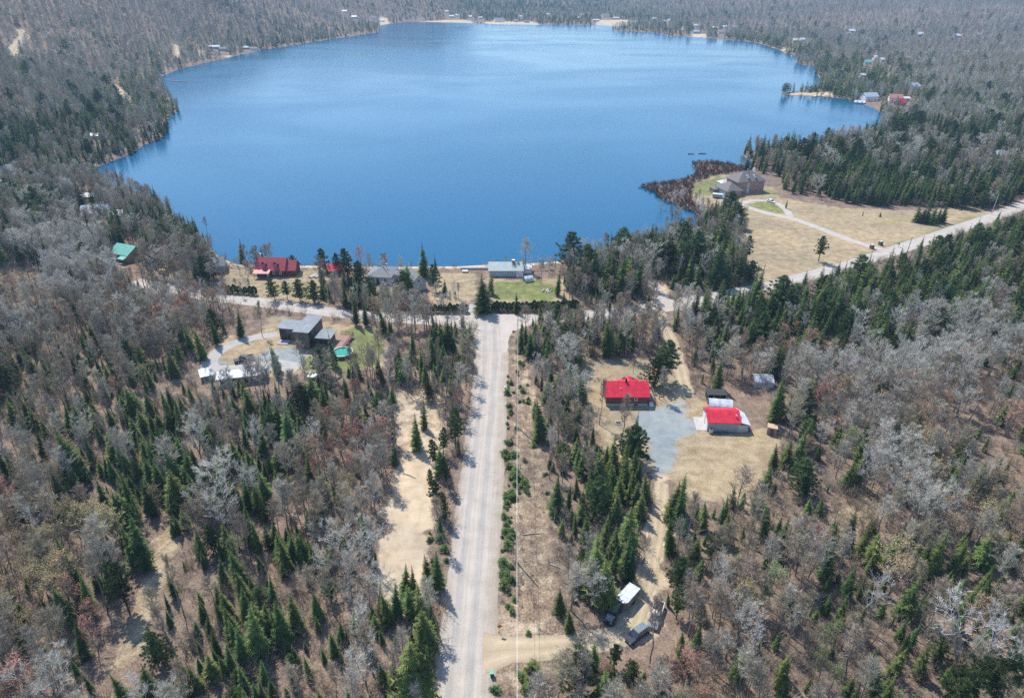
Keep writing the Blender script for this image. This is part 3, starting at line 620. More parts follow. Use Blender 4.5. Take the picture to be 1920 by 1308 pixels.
TR = []   # x, y, kind, variant, height, spread, rot, tilt, hand
def tip(u, v, L, kind='spruce', var=None, spread=1.0, label=None):
    "a tree whose top is seen at u,v and which is L photo pixels tall"
    dx, dy = 960 - u, 2963 - v; n = math.hypot(dx, dy); bx, by = u + dx / n * L, v + dy / n * L
    x, y = P(bx, by); yc = (654 - v) / FPX
    h = CAMH - y * (sp - yc * cp) / (cp + yc * sp)
    if kind in ('spruce','fir') and label is None: spread *= 1.15
    TR.append((x, y, kind, random.randrange(len(PROTO[kind])) if var is None else var, max(1.2, h), spread, random.random()*6.28, label))
TILES = [((0,700),4,1.1,"205 215 200 130 270 150 370 205 250 400 395 420 530 200 280 275 440 110 585 520 110 585 600 180 345 660 180 490 740 200 195 810 220 725 640 120 755 610 170 795 610 190 640 740 100 770 440 190 735 470 80 860 450 170 940 450 110 1025 430 190 990 370 120 890 145 160 940 65 230 1000 120 130 1030 250 180 1140 210 120 1105 280 180 1170 280 150 1225 180 140 1295 150 130 1300 225 90 1315 325 130 1405 235 180 1435 240 150 1115 410 200 1200 430 250 1100 520 180 1130 490 200 1240 550 350 1290 460 250 1345 530 350 1070 750 200 985 620 190 1615 205 150 1685 150 220 1660 70 120 1725 50 120 1815 20 200 1775 20 130 1400 250 100 1820 270 150 1885 290 200 1800 360 200 1720 460 250 1680 490 170 1625 510 250 1770 480 150 1850 560 150 1870 590 200 1520 700 120 1620 830 200 1745 840 160 1810 800 200 1840 740 180 1800 960 300 1870 1070 250 1660 1090 260 1450 1180 200 1350 1000 160 1270 1090 120 1300 1040 160 925 1040 400 960 900 180 820 960 130 620 900 120 480 790 200 490 900 200 410 1220 250 310 1230 160 1530 200 180 1255 700 300 1150 640 260 1320 620 260"),
 ((480,700),4,1.1,"130 210 250 165 210 420 315 265 200 385 0 250 470 50 280 565 120 170 655 40 150 635 290 190 510 410 80 600 420 70 710 280 90 590 790 200 430 800 260 470 680 260 185 680 100 375 1010 150 540 1250 150 380 1230 150 240 1180 150 150 1180 250 210 1150 110 305 1170 250 360 590 260 480 270 180 10 400 200 20 720 200"),
 ((960,700),4,1.08,"230 160 320 175 180 150 475 470 180 515 520 200 545 520 240 400 610 120 380 650 100 760 650 230 765 740 160 870 610 220 965 640 170 830 770 200 895 800 170 690 770 220 920 720 180 960 800 200 540 860 160 510 960 150 370 890 80 790 920 120 890 990 350 980 880 200 1250 820 280 1290 830 300 1690 830 170 1455 970 80 1400 1190 200 1840 890 150 1900 900 160 770 1010 150 560 1060 200 650 1200 200 350 740 150 620 870 90"),
 ((1440,700),4,1.1,"120 20 350 150 20 300 290 0 220 340 20 330 375 0 210 1015 240 250 1165 270 300 730 550 260 640 640 220 290 380 320 170 470 210 80 520 200 240 570 130 1490 620 320 1640 650 250 1760 620 200 1830 630 250 1870 830 200 1340 1150 180 1500 1190 180 1770 1130 190 160 1050 260 285 1080 160 30 680 180 430 920 150 520 1080 250 985 1190 100 1180 1240 150 1260 1270 160 1850 860 250 10 960 150"),
 ((0,980),3.99,1.08,"310 110 180 410 100 330 330 250 170 490 230 350 640 150 160 925 0 300 1450 60 160 1660 0 200 1620 110 160 1615 260 220 1345 1020 250 1430 1030 250 1575 790 200 1700 610 250 1730 750 300 840 1100 260 415 770 90 1770 330 300 1790 1080 200 1440 720 120 1840 0 130 1870 20 180 300 560 100 1820 570 400 1880 560 300"),
 ((480,980),3.99,1.08,"145 60 200 235 70 200 310 50 220 375 100 170 400 130 220 215 40 100 530 140 170 510 230 150 130 570 330 260 550 250 30 560 250 90 1150 160 300 0 100"),
 ((960,980),3.99,1.06,"1395 60 160 1185 510 110 1290 810 170 1410 740 180 365 470 200 440 640 160 1700 960 130 880 40 350 910 150 280"),
 ((1440,980),3.99,1.08,"170 20 200 520 130 300 760 10 180 600 80 130 1355 40 320 1310 150 250 1500 90 200 1690 310 260 1640 400 200 1840 210 150 1885 250 130 1130 410 300 1410 400 230 1470 390 180 1380 340 110 480 380 140 660 430 60 890 550 170 1140 740 200 1090 800 200 1030 900 250 1220 900 250 700 810 100 640 1130 170 1700 1100 200 1600 1150 200 820 930 150 1530 520 150"),
 ((0,400),4,1.05,"640 800 220 760 830 200 805 790 70 1385 830 220 1465 840 250 1375 980 80 1575 750 230 1765 710 210 430 870 80 510 950 80 600 900 80 545 210 60 1125 430 120 1010 470 100 700 960 80 1340 180 200 915 60 70 1030 60 90 1060 40 100 1100 60 90 1210 50 100 1260 40 100"),
 ((480,400),4,1.05,"735 450 180 725 600 230 800 640 200 940 690 200 1000 780 160 985 530 150 905 650 100 1350 760 250 1420 760 280 1290 880 170 1320 830 180 1380 800 230 1455 780 150 1340 300 130 1405 480 130 1105 380 220 1140 380 200 125 970 210 715 1110 150 760 1100 130 650 1230 80"),
 ((960,400),4,1.08,"350 400 200 220 660 150 315 660 120 435 650 170 160 770 80 65 810 200 100 820 150 150 880 200 270 780 200 830 800 220 905 790 100 650 640 150 740 600 130 540 710 100 1030 540 170 275 900 210 205 1080 90 180 1190 80 650 230 330 700 290 300 770 270 330 840 300 330 915 280 300 1700 560 110 1805 570 90 1865 500 120 1600 660 130 1560 720 170 1680 830 90 1775 760 160 1830 850 130 1850 810 130 1470 420 90 1500 410 95 1530 425 85 1560 405 95 1590 415 85 1220 450 110 1250 430 130 1290 460 80"),
 ((1440,400),4,1.1,"100 470 80 160 490 60 210 500 80 300 420 130 420 390 150 570 400 110 600 410 60 775 330 70 1265 185 60 1380 150 80 1470 110 80 140 650 250 280 590 280 1440 950 230 110 960 250 150 950 230 290 980 120 360 940 190 300 1180 200")]
for (ox, oy), sc_, k_, s_ in TILES:
    q = [float(a) for a in s_.split()]
    for i in range(0, len(q), 3): tip(ox + q[i] / sc_, oy + q[i+1] / sc_, q[i+2] / sc_ * k_, 'spruce' if random.random() < .8 else 'fir', spread=random.uniform(.9,1.2))
# noted conifers with a look of their own
for u, v, L, kd, va, s_, lb in [
 (791,453,66,'spruce',4,1.35,'tallest shaggy spruce at the water edge with rust brown cones near the top'),
 (815,495,52,'pine',0,.8,'bushy green pine in front of the tall shaggy spruce by the lake'),
 (902,511,75,'spruce',3,1.75,'broad blue-green spruce at the corner of the hedge and the house driveway'),
 (920,510,42,'fir',1,1.1,'smaller fir pressed against the broad blue-green spruce by the hedge'),
 (1145,601,65,'fir',1,1.35,'broad dark fir at the top edge of the lawn behind the red-roofed house'),
 (1254,636,78,'pine',2,1.1,'tall green pine beside the track right of the red-roofed house'),(1232,665,58,'pine',1,1.15,'wide bushy pine leaning on the taller pine behind the red-roofed house'),
 (378,478,52,'pine',1,1.25,'round full pine in front of the grey gabled lake house'),
 (508,520,42,'pine',0,1.0,'first round pine from the left in the row along the lake road'),(533,527,36,'pine',2,1.05,'second pine from the left in the row along the lake road'),
 (556,522,43,'pine',0,1.0,'third pine from the left in the row along the lake road'),(583,526,42,'pine',1,1.0,'fourth and rightmost pine in the row along the lake road'),
 (600,466,44,'pine',0,1.0,'full round pine on the shore right of the dark red-roofed house'),(631,474,38,'pine',1,.9,'pale green pine behind the little bright red roof'),(648,464,66,'pine',2,.85,'dark tall pine beside the little bright red roof'),
 (668,488,50,'pine',0,1.0,'dense pine right of the little bright red roof'),(691,519,46,'pine',1,1.05,'bright green pine in front of the grey hip-roofed house'),(752,508,48,'pine',0,.95,'yellow-green pine between the two grey-roofed lake houses'),
 (547,478,30,'pine',1,1.0,'small round pine behind the dark red-roofed house'),(485,455,36,'spruce',1,1.2,'shoreline spruce behind the left end of the dark red roof'),(445,441,48,'spruce',3,1.2,'dark spruce on the shore left of the dark red-roofed house'),
 (338,396,38,'spruce',3,1.3,'layered spruce at the tip of the left shore'),
 (1068,434,90,'pine',2,1.15,'tall green pine at the left end of the lakeside grove'),(1107,455,82,'pine',2,1.0,'second tall pine from the left end of the lakeside grove'),(1173,435,76,'pine',0,1.05,'full topped pine in the middle of the lakeside grove'),
 (1235,452,58,'pine',1,1.05,'shorter round pine right of the middle of the lakeside grove'),(1280,415,80,'pine',0,1.2,'large light green pine crown at the right of the lakeside grove'),(1312,432,78,'pine',1,1.1,'dark pine right of the large light green pine crown'),(1290,455,70,'pine',0,1.1,'dark full pine below the large light green pine crown'),
 (1340,430,60,'spruce',3,1.2,'dark spruce between the lakeside grove and the open field'),(1358,440,55,'spruce',3,1.1,'spruce at the field side of the lakeside grove'),(1410,487,42,'pine',1,1.15,'bright green round pine at the corner of the open field'),(1405,440,55,'pine',2,.8,'thin pine at the edge of the open field'),
 (1546,441,50,'pine',2,.95,'lone pine standing in the tan field beside the lake road'),
 (1477,371,20,'spruce',2,1.1,'small lone spruce on the lawn right of the brick villa'),(1620,393,12,'spruce',2,1.1,'tiny conifer in the middle of the tan field'),(1653,396,11,'spruce',1,1.3,'tiny rusty conifer right of the field centre'),
 (1728,382,36,'spruce',3,1.5,None),(1737,386,34,'spruce',1,1.4,None),(1747,379,40,'spruce',3,1.5,None),(1757,384,38,'spruce',1,1.5,None),(1766,386,34,'spruce',3,1.4,None),(1776,383,36,'spruce',1,1.5,None),
 (1425,253,30,'spruce',3,1.4,'left one of two dark spruces on the reedy point behind the brick villa'),(1446,262,36,'spruce',3,1.3,'right one of two dark spruces on the reedy point behind the brick villa'),
 (1191,774,68,'spruce',0,1.0,None),
 (776,772,70,'fir',0,1.0,'yellow-green fir standing alone on the sandy clearing left of the road'),(791,750,55,'fir',2,.9,'slim fir just behind the yellow-green fir on the sandy clearing'),
 (850,762,78,'pine',2,.7,'slender pine at the left edge of the gravel road'),(828,800,55,'pine',2,.65,None),(815,822,58,'pine',2,.7,None),(838,855,60,'pine',2,.6,None),(806,878,35,'pine',1,.5,None),(815,900,60,'pine',2,.75,None),(830,925,55,'pine',0,.6,None),
 (720,1108,62,'fir',0,1.1,'fir with bright yellow-green edges at the foot of the sandy clearing'),(765,1092,62,'fir',2,1.1,None),(787,1094,72,'fir',2,1.0,None),(790,1140,80,'fir',1,1.1,None),(762,1196,125,'fir',1,1.2,'large bright green fir at the bottom edge left of the road'),(733,1232,60,'fir',0,1.0,None),(782,1205,100,'pine',2,.8,None),
 (812,1055,25,'pine',1,.5,None),(1125,1000,115,'fir',2,1.0,None),(1136,1040,95,'fir',0,1.0,None),(1108,1030,80,'fir',2,1.0,None),(1085,1215,95,'pine',0,.9,'bushy green conifer at the bottom edge below the cabin driveway'),(1113,1200,60,'fir',1,.9,None),(1156,1206,45,'pine',2,.8,None),(1134,1252,70,'fir',2,.9,None),(1120,1285,50,'fir',1,.9,None),(1188,1238,40,'pine',1,.8,None),(1283,1044,60,'pine',1,.9,None),(1277,1105,55,'pine',2,.9,None),
 (208,1058,95,'pine',2,.9,None),(284,1185,65,'pine',1,.9,None),(20,945,50,'pine',0,1.1,None),(620,620,68,'spruce',0,.8,None),(508,645,62,'spruce',2,.9,'ragged thin spruce standing in front of the modern house'),(1865,1240,90,'pine',0,1.3,'broad dark green pine in the bottom right corner'),(1830,1255,80,'pine',1,1.2,None),(1905,1230,80,'pine',0,1.2,None),
 (1320,1120,45,'spruce',1,1.1,None),(1195,836,60,'spruce',0,1.0,None),(1855,1235,60,'fir',1,1.2,None)]:
    tip(u, v, L, kd, va, s_, lb)
# young conifers beside the road (shoots)
YOUNG = []
yr = random.Random(5)
for (x0, x1, v0, v1, n) in [(944,968,850,1100,66),(950,968,700,845,16),(968,1000,640,760,26),(966,990,860,930,12),(950,965,1105,1150,6),(975,1010,1255,1300,9),(985,995,1175,1190,1),(1000,1030,760,1000,8),(925,942,1285,1305,2),(800,860,980,1060,6)]:
    for _ in range(n):
        v = yr.uniform(v0, v1); u = yr.uniform(x0, x1) + (0 if v0 != 850 else (850 - v) * .02)
        YOUNG.append((*P(u, v), yr.choice([yr.uniform(.5, 1.1), yr.uniform(.9, 2.0)])))

# a few noted leafless trees
for u, v, L, kd, va, s_, lb in [
 (1130,716,80,'hardwood',2,.8,'thin bare tree with a long shadow on the lawn left of the red-roofed house'),
 (1243,690,58,'hardwood',0,.9,'left one of two pale bare trees right of the red-roofed house'),(1252,694,55,'hardwood',0,.9,'right one of two pale bare trees right of the red-roofed house'),
 (1190,672,28,'hardwood',0,1.0,'small bare tree on the lawn behind the red-roofed house'),
 (1172,745,100,'hardwood',2,1.0,'tall bare tree beside the fire pit below the red-roofed house'),(985,449,58,'hardwood',0,1.3,'tall wind-bent bare tree on the shore beside the long green-grey house'),
 (1015,490,42,'hardwood',0,1.0,None),(673,464,38,'budding',0,1.2,'bare tree with purplish red buds on the shore'),(722,480,26,'budding',0,1.0,'rusty leafless shrub tree behind the grey hip-roofed house'),
 (1854,1120,140,'birch',1,1.45,'large white branching birch in the lower right corner'),(1890,1150,120,'birch',1,1.4,'white birch spreading beside the large white birch'),(1650,1065,110,'birch',1,1.1,'forked white birch in the lower right forest'),
 (1570,655,90,'birch',1,1.2,'white birch standing in the reddish scrub right of the garage'),(1605,665,85,'birch',0,1.2,None),(1238,1120,130,'hardwood',2,.8,'tall bare tree standing over the grey pickup'),
 (455,460,42,'budding',0,.8,None),(478,462,42,'budding',0,.8,None),(1605,1180,80,'birch',0,1.0,None),(70,1235,110,'hardwood',4,1.3,'dark forked bare tree at the lower left corner'),
 (560,640,52,'hardwood',3,1.25,'spreading bare tree in front of the modern house'),(395,700,70,'hardwood',4,.8,None),(484,690,60,'hardwood',4,1.0,None),(480,570,62,'hardwood',2,.8,None),(705,590,60,'budding',0,.7,None),
 (280,1100,120,'hardwood',2,.9,None),(300,1140,110,'hardwood',2,.8,None),(310,1050,110,'hardwood',2,.8,None),(800,640,95,'hardwood',2,.6,None),(818,640,95,'hardwood',2,.6,None)]:
    tip(u, v, L, kd, va, s_, lb)
xr = random.Random(77)
for (u0, u1, v0, v1, l0, l1, kd, n) in [(442,620,478,500,14,24,'hardwood',10),(650,780,470,498,16,30,'hardwood',12),(930,1060,478,492,14,24,'hardwood',16),(610,760,530,560,28,44,'hardwood',22),(640,700,505,545,26,50,'spruce',8),(460,500,452,470,34,44,'budding',3),(1060,1240,455,500,50,70,'hardwood',16),(1060,1200,470,500,55,75,'spruce',8),(1300,1400,440,480,40,55,'hardwood',14),(1240,1330,350,420,20,30,'hardwood',26),(1330,1400,395,440,26,36,'hardwood',20),(255,400,395,440,26,38,'hardwood',14),(790,870,525,560,24,40,'hardwood',7),(345,480,520,540,18,30,'hardwood',8)]:
    for _ in range(n): tip(xr.uniform(u0, u1), xr.uniform(v0, v1), xr.uniform(l0, l1), kd, spread=xr.uniform(.9, 1.4))
NHAND = len(TR)
hx = np.array([t[0] for t in TR]); hy = np.array([t[1] for t in TR])

# ---- far houses: photo pixel of the base centre, width (m), depth, wall height, rise, turn, roof, wall, label
FH = [(646,24,11,8,3,2,.2,'white','white','white cottage behind the left headland at the lake outlet'),(664,35,12,8,3,2,.1,'white','grey','pale cottage showing above the trees of the left headland'),(699,37,12,8,3,2.2,-.2,'grey','white','grey-roofed cottage at the tip of the left headland'),
 (717,42,12,9,3,2,.3,'white','white','white cottage on sand just right of the left headland'),(793,41,10,8,3,2,0,'grey','white','small white cottage at the left end of the far beach'),(838,25,9,8,3,2,.3,'white','white','small white house highest above the middle of the far beach'),
 (847,34,12,8,3,2,.1,'white','grey','white-roofed house above the middle of the far beach'),(857,32,9,7,3,2,.5,'white','white','narrow white house above the middle of the far beach'),(882,35,8,7,4,2,0,'white','white','tall narrow white house near the right end of the far beach'),(888,40,9,7,3,2,0,'grey','white','white cottage at the right end of the far beach'),
 (901,36,11,7,3,2,.2,'white','blue','white-roofed blue house behind the boathouse'),(936,42,24,14,5,3,.15,'grey','white','large pale grey boathouse on the far shore'),(968,42,10,8,3,2,0,'purple','grey','dark lilac-roofed cottage right of the large boathouse'),(988,43,13,8,3,2,.2,'grey','grey','low grey cottage with a lawn right of the lilac roof'),
 (977,34,9,8,3,2,.4,'white','white','white house among trees above the lilac-roofed cottage'),(1028,30,10,8,3,2,0,'white','white','single white roof in the dark trees right of the boathouse'),(1085,36,10,7,3,2,.1,'white','red','small white and red cottage left of the sandy lot'),(1092,31,9,7,3,2,.2,'white','white','white cottage just above the small white and red one'),
 (1136,33,20,13,4,3.5,.1,'grey','white','large hip-like grey roof on the orange sandy lot'),(1118,41,16,8,3,1.5,0,'white','grey','long low white roof in front of the sandy lot'),(1155,37,16,8,3,1.5,0,'white','tan','long pale shed at the right of the sandy lot'),
 (1227,38,9,7,3,2,0,'white','white','small white house above the right headland'),(1246,43,10,8,3,2,.3,'blue','white','pale blue-roofed house above the right headland'),(1255,42,8,7,4,2,.1,'white','white','upright white house beside the pale blue roof'),
 (1305,51,9,7,3,2,.2,'white','white','white house above the yellow lawn on the right shore'),(1306,64,13,9,3.5,2,.1,'blue','blue','bright blue-grey cottage beside the yellow lawn on the right shore'),(1341,56,11,8,3,2,.1,'white','red','white and red house in the trees right of the blue-grey cottage'),
 (1361,54,13,9,3,2.5,.5,'white','white','big bright white roof on the right shore'),(1376,55,11,8,3,2,.2,'grey','grey','grey roof beside the big bright white roof'),(1353,64,14,8,3,2,0,'grey','white','pale waterside cottage below the big bright white roof'),
 (1494,80,15,9,3,2.5,.1,'white','tan','long white roof with tan walls above the sandy point'),(1507,78,9,8,3,2,.4,'white','white','smaller white roof next to the long one above the sandy point'),(1598,62,14,9,3,2.5,.3,'white','grey','white roof high in the woods above the right shore'),
 (1591,67,9,7,3,2,0,'grey','grey','grey roof just below the white one high in the woods'),(1726,69,13,9,3.5,3,.2,'white','tan','white-roofed house on tan ground high on the right slope'),(1798,72,13,9,3,2.5,.6,'white','grey','bright white roof tilted in the woods at the upper right'),(1836,70,12,9,3,2.5,.2,'grey','grey','dark grey roof at the far upper right'),
 (1642,114,5,6,4,2,.1,'white','white','small square white house in the right shore woods'),(1655,117,6,6,3,2,.3,'white','white','white house just right of the small square one'),(1627,122,10,7,3,2,0,'teal','white','teal roof in the right shore woods'),(1699,113,8,6,2.5,1.5,0,'grey','red','low reddish shed roof in the right shore woods'),
 (1618,146,6,5,2.5,1.5,.2,'white','white','tiny white shed behind the tree-covered point'),(1634,190,14,9,4,2.5,.15,'blue','white','white two-level house with blue-grey roof above the rocky right shore'),(1719,170,12,9,3.5,2.5,.5,'bluegrey','white','blue-grey roofed house on a lawn inland of the right shore'),
 (1678,194,12,9,4,2.5,-.3,'brick','white','house with rusty roof edge right of the white two-level house'),(1695,199,7,7,2.5,3,.6,'red','red','small bright red roof above the right shore'),(1698,191,8,6,2.5,1,0,'white','white','white roof right behind the small bright red roof'),(1611,196,9,5,1.5,1,-.5,'white','grey','low white boat shelter on the right shore'),
 (402,93,17,8,2.6,1.6,.1,'bluegrey','grey','long pale-roofed cabin on the left far shore'),(418,97,12,8,3,2,0,'grey','grey','grey cabin by the water on the left far shore'),(462,93,10,8,2.6,1.6,.2,'bluegrey','grey','pale cabin on the left far shore, left of its white neighbour'),(476,95,11,8,2.6,1.6,.1,'grey','white','white cabin beside a clearing on the left far shore'),
 (20,330,12,9,3,2.5,.3,'grey','white','grey-roofed house in the conifers at the left edge'),(38,322,8,7,3,2,.2,'bluegrey','grey','blue-grey roof behind the house at the left edge'),(8,358,14,8,3,1.5,0,'white','white','white roof at the left edge below the grey-roofed house'),(178,262,6,5,2.4,1.2,.1,'white','grey','small white cabin in the conifers above the left bay'),
 (163,378,8,6,2.5,1,.1,'white','grey','flat white roof in the grove on the left spit'),(182,412,14,9,3,2.5,.25,'bluegrey','grey','blue-grey roofed cottage in the grove on the left spit'),(217,414,7,6,2.5,1.5,.3,'white','white','small white shed beside the blue-grey roofed cottage'),(1510,284,5,5,2.5,1,0,'white','white','tiny white roof in the conifers behind the field'),(1876,300,8,6,3,2,.3,'white','grey','white roof showing through bare trees at the right')]
for i in range(len(FH)):
    f = FH[i]; FH[i] = (PT(f[0], f[1]), f[2] * .85, *f[3:]); X_, Y_, _ = FH[i][0]; HOUSES_FAR.append((X_, Y_, (max(f[2], f[3]) * .62 + 2 + Y_ * .002) * (.55 if f[0] < 500 else 1)))

def build_tree_field():
    X, Y, C = [], [], []
    for y0, y1, cell in [(40,330,2.72),(330,700,4.2),(700,1300,6.3),(1300,2200,9),(2200,4600,16)]:
        x, y = field(y0, y1, cell); X.append(x); Y.append(y); C.append(np.full(len(x), cell))
    x = np.concatenate(X); y = np.concatenate(Y); cell = np.concatenate(C)
    d = sdf(LAKE, x, y); m = d > np.where(y > 1000, .5, np.where(y > 400, -.3, 1.5))
    m &= ~blocked(x, y)
    for hx_, hy_, r in HOUSES_FAR:
        m &= ((x - hx_) ** 2 + ((y - hy_ + r * .5) * .7) ** 2) > r * r
        fr = min(95, 12 + max(0, hy_ - 350) * .085); m &= ~((np.abs(x - hx_ - (hy_ - y) * -hx_ / hy_) < r * .62) & (y < hy_) & (y > hy_ - fr))
    m &= ~((d < 14) & (y > 236) & (y < 275) & (x > -118) & (x < 35))
    # open sand on the far shore
    m &= ~((y > 1450) & (d < 55) & (x > -215) & (x < 20) & (vnoise(x, y, 45, 8) > .35))
    x, y, cell, d = x[m], y[m], cell[m], d[m]
    u, v, Z = proj(x, y, 0); cf = con_frac(u, v)
    cl = vnoise(x, y, 14, 21) * .5 + vnoise(x, y, 38, 22) * .5
    cf = np.clip(cf + (cl - .5) * 1.5 * (cf * (1 - cf) * 4) ** .5, 0, 1)
    cf = np.where((y < 235), np.clip(cf * np.where((u > 1290) & (v < 660), 1.35, 1.15) + np.where((u > 1290) & (v < 620), .12, .05), 0, .92), np.clip(cf + np.where((y > 500) & (d < 120), .2, .06), 0, .95))     # the large ones near the camera are placed one by one
    cf = np.where(y > 1250, np.clip(cf + (vnoise(x, y * 2.4, 420, 91) - .45) * 1.1, .05, .97), cf)
    cf = np.where((x > 0) & (y > 450) & (y < 1250), np.clip(cf + (vnoise(x, y * 1.6, 130, 92) - .5) * .8, .03, .95), cf)
    cf = np.where((y > 480) & ((x < -250) | (x > 380)) & (d > 70), cf * .62, cf)
    r = rng.random(len(x)); con = r < cf
    keep = np.ones(len(x), bool)
    keep &= ~((x > -21) & (x < -11) & (y < 170) & ~con & (rng.random(len(x)) < .5))
    # cleared verge: low growth only on the near side of the lake road
    rp = np.array([q for q in LAKE_ROAD]); rv = np.interp(u, rp[:,0], rp[:,1]); HT = np.where(con, 9.0, 10.5)
    tu, tv, _ = proj(x, y, HT); verge = (v > rv) & (tv < rv + 3) & (((u > 1430) & (u < 1930)) | ((u > 430) & (u < 600))); keep &= ~(verge & (rng.random(len(x)) < .93))
    thin = vnoise(x, y, 22, 31); keep &= ~((~con) & (thin < .30) & (y < 330))
    keep &= rng.random(len(x)) < np.where((u > 1290) & (v > 640) & (v < 980) & ~con, .60, np.where(y < 330, .80, .95))
    # no random tree inside the crown of a placed one
    near = y < 300; gx = x[near]; gy = y[near]; k2 = np.ones(len(gx), bool)
    for a, b in zip(hx, hy): k2 &= (gx - a) ** 2 + (gy - b) ** 2 > 1.6 ** 2
    kk = keep.copy(); kk[np.where(near)[0][~k2]] = False; keep = kk
    x, y, cell, d, u, v, con, cf = [a[keep] for a in (x, y, cell, d, u, v, con, cf)]
    small = con & (y < 240) & (rng.random(len(x)) < np.where((u > 1290) & (v < 660), .2, .5))
    n = len(x); kind = np.full(n, 'hardwood', object); q = rng.random(n)
    kind[con] = np.where(q[con] < .62, 'spruce', np.where(q[con] < .9, 'fir', 'pine'))
    pb = np.full(n, .05); typ = rng.integers(0, 3, n)
    for bx, by, rr, s, t, wr in bud_l:
        gss = s * np.exp(-(((x - bx) / wr) ** 2 + ((y - by) / (wr * 1.3)) ** 2)); hit = gss > pb; pb = np.where(hit, gss, pb); typ = np.where(hit & (gss > .15), t, typ)
    q2 = rng.random(n); hw = ~con; bd = hw & (q2 < pb); kind[bd] = 'budding'; kind[hw & ~bd & (q2 > .965)] = 'birch'
    pal = np.zeros(n)
    for pu, pv, pr, s in PALE: pal = np.maximum(pal, s * np.exp(-((u - pu) ** 2 + ((v - pv) * 1.4) ** 2) / pr ** 2))
    var = rng.integers(0, 100, n)
    hwv = np.where(rng.random(n) < pal + .06, rng.choice([1, 4], n), np.where(vnoise(x, y, 30, 41) > .5, rng.choice([0, 2, 3], n), rng.choice([0, 0, 3], n)))
    var = np.where(kind == 'hardwood', hwv, var); var = np.where(kind == 'budding', typ, var)
    h = np.where(con, rng.uniform(5.5, 12.5, n), rng.uniform(8.5, 14, n)) * (0.82 + .36 * vnoise(x, y, 35, 51))
    h = np.where(con & (y < 235) & ~((u > 1290) & (v < 660)), h * .82, h * np.where(con, 1.15, np.where(y < 330, np.where((u > 1290) & (v < 620), .68, .88), .88))); h = np.where(kind == 'budding', h * .8, h)
    h = np.where(small, rng.uniform(2.2, 5.5, n), h)
    h = np.where((y > 330), h * 1.08, h); h = h * np.where((d < 12) & (y < 700), .75, 1)
    sp_ = np.where(con, rng.uniform(.9,1.3,n), rng.uniform(.9,1.35,n)) * np.where(cell > 8, cell / 8 * .95, np.where(cell > 6, 1.1, 1))
    h = np.where(cell > 12, h * 1.25, h)
    return x, y, kind, var, h, sp_
fx_, fy_, fk_, fv_, fh_, fs_ = build_tree_field()
ax = np.concatenate([hx, fx_]); ay = np.concatenate([hy, fy_]); ak = np.concatenate([np.array([t[2] for t in TR], object), fk_])
av = np.concatenate([np.array([t[3] for t in TR]), fv_]); ah = np.concatenate([np.array([t[4] for t in TR]), fh_]); as_ = np.concatenate([np.array([t[5] for t in TR]), fs_])
arot = rng.random(len(ax)) * 6.283; az = height(ax, ay); atx = rng.normal(0, .045, len(ax)); aty = rng.normal(0, .045, len(ax))
au, avv, aZ = proj(ax, ay, az + ah * .5); apx = FPX * ah / aZ
vis = (au > -20) & (au < 1940) & (avv < 1330) & (avv > -10)
print('trees', len(ax), {k: int((ak == k).sum()) for k in set(ak)})

def zone_name(u, v):
    if v < 395: return ('on the left wooded hillside' if u < 720 else 'in the far woods beyond the lake' if v < 60 else 'in the woods beyond the field' if v > 230 else 'in the woods behind the right shore')
    if u < 740:
        if v > 1010: return 'in the lower left forest'
        if v > 700: return 'in the dense stand below the modern house'
        if u < 500: return 'in the leafless wood left of the modern house'
        return 'between the modern house and the lake road'
    if u < 925: return 'along the left edge of the gravel road' if v > 600 else 'beside the lakefront gardens'
    if u < 1260:
        if v > 1195: return 'below the cabin driveway'
        if v > 850: return 'in the thicket between road and sandy track'
        if v > 590: return 'between the gravel road and the red-roofed house'
        return 'in the grove by the lake'
    if v > 900: return 'in the lower right forest'
    if v > 640: return 'in the leafless wood right of the garage'
    if u < 1400 and v < 560: return 'in the grove by the lake'
    return 'in the stand below the lake road'
LOOK = {'spruce': ['narrow dark green spruce','full dark green spruce','spire-thin dark spruce','broad dark green spruce','evenly tapered dark spruce'],
        'fir': ['bright green fir','wide yellow-green fir','ragged green fir'], 'pine': ['bushy green pine','round-topped green pine','thin open pine'],
        'hardwood': ['grey leafless tree with fine twigs','pale grey spreading leafless tree','slender brown leafless tree','brown-grey leafless tree','pale three-stemmed leafless tree'],
        'budding': ['leafless tree with red buds','leafless tree with ochre buds','leafless tree with green buds'], 'birch': ['slim white-barked birch','forked white-barked birch']}
CATN = {'spruce': ('spruce_tree','spruce tree'), 'fir': ('fir_tree','fir tree'), 'pine': ('pine_tree','pine tree'), 'hardwood': ('leafless_tree','leafless tree'), 'budding': ('budding_tree','budding tree'), 'birch': ('birch_tree','birch tree')}
PENDING = []; FIRST = {}; indiv = np.zeros(len(ax), bool)
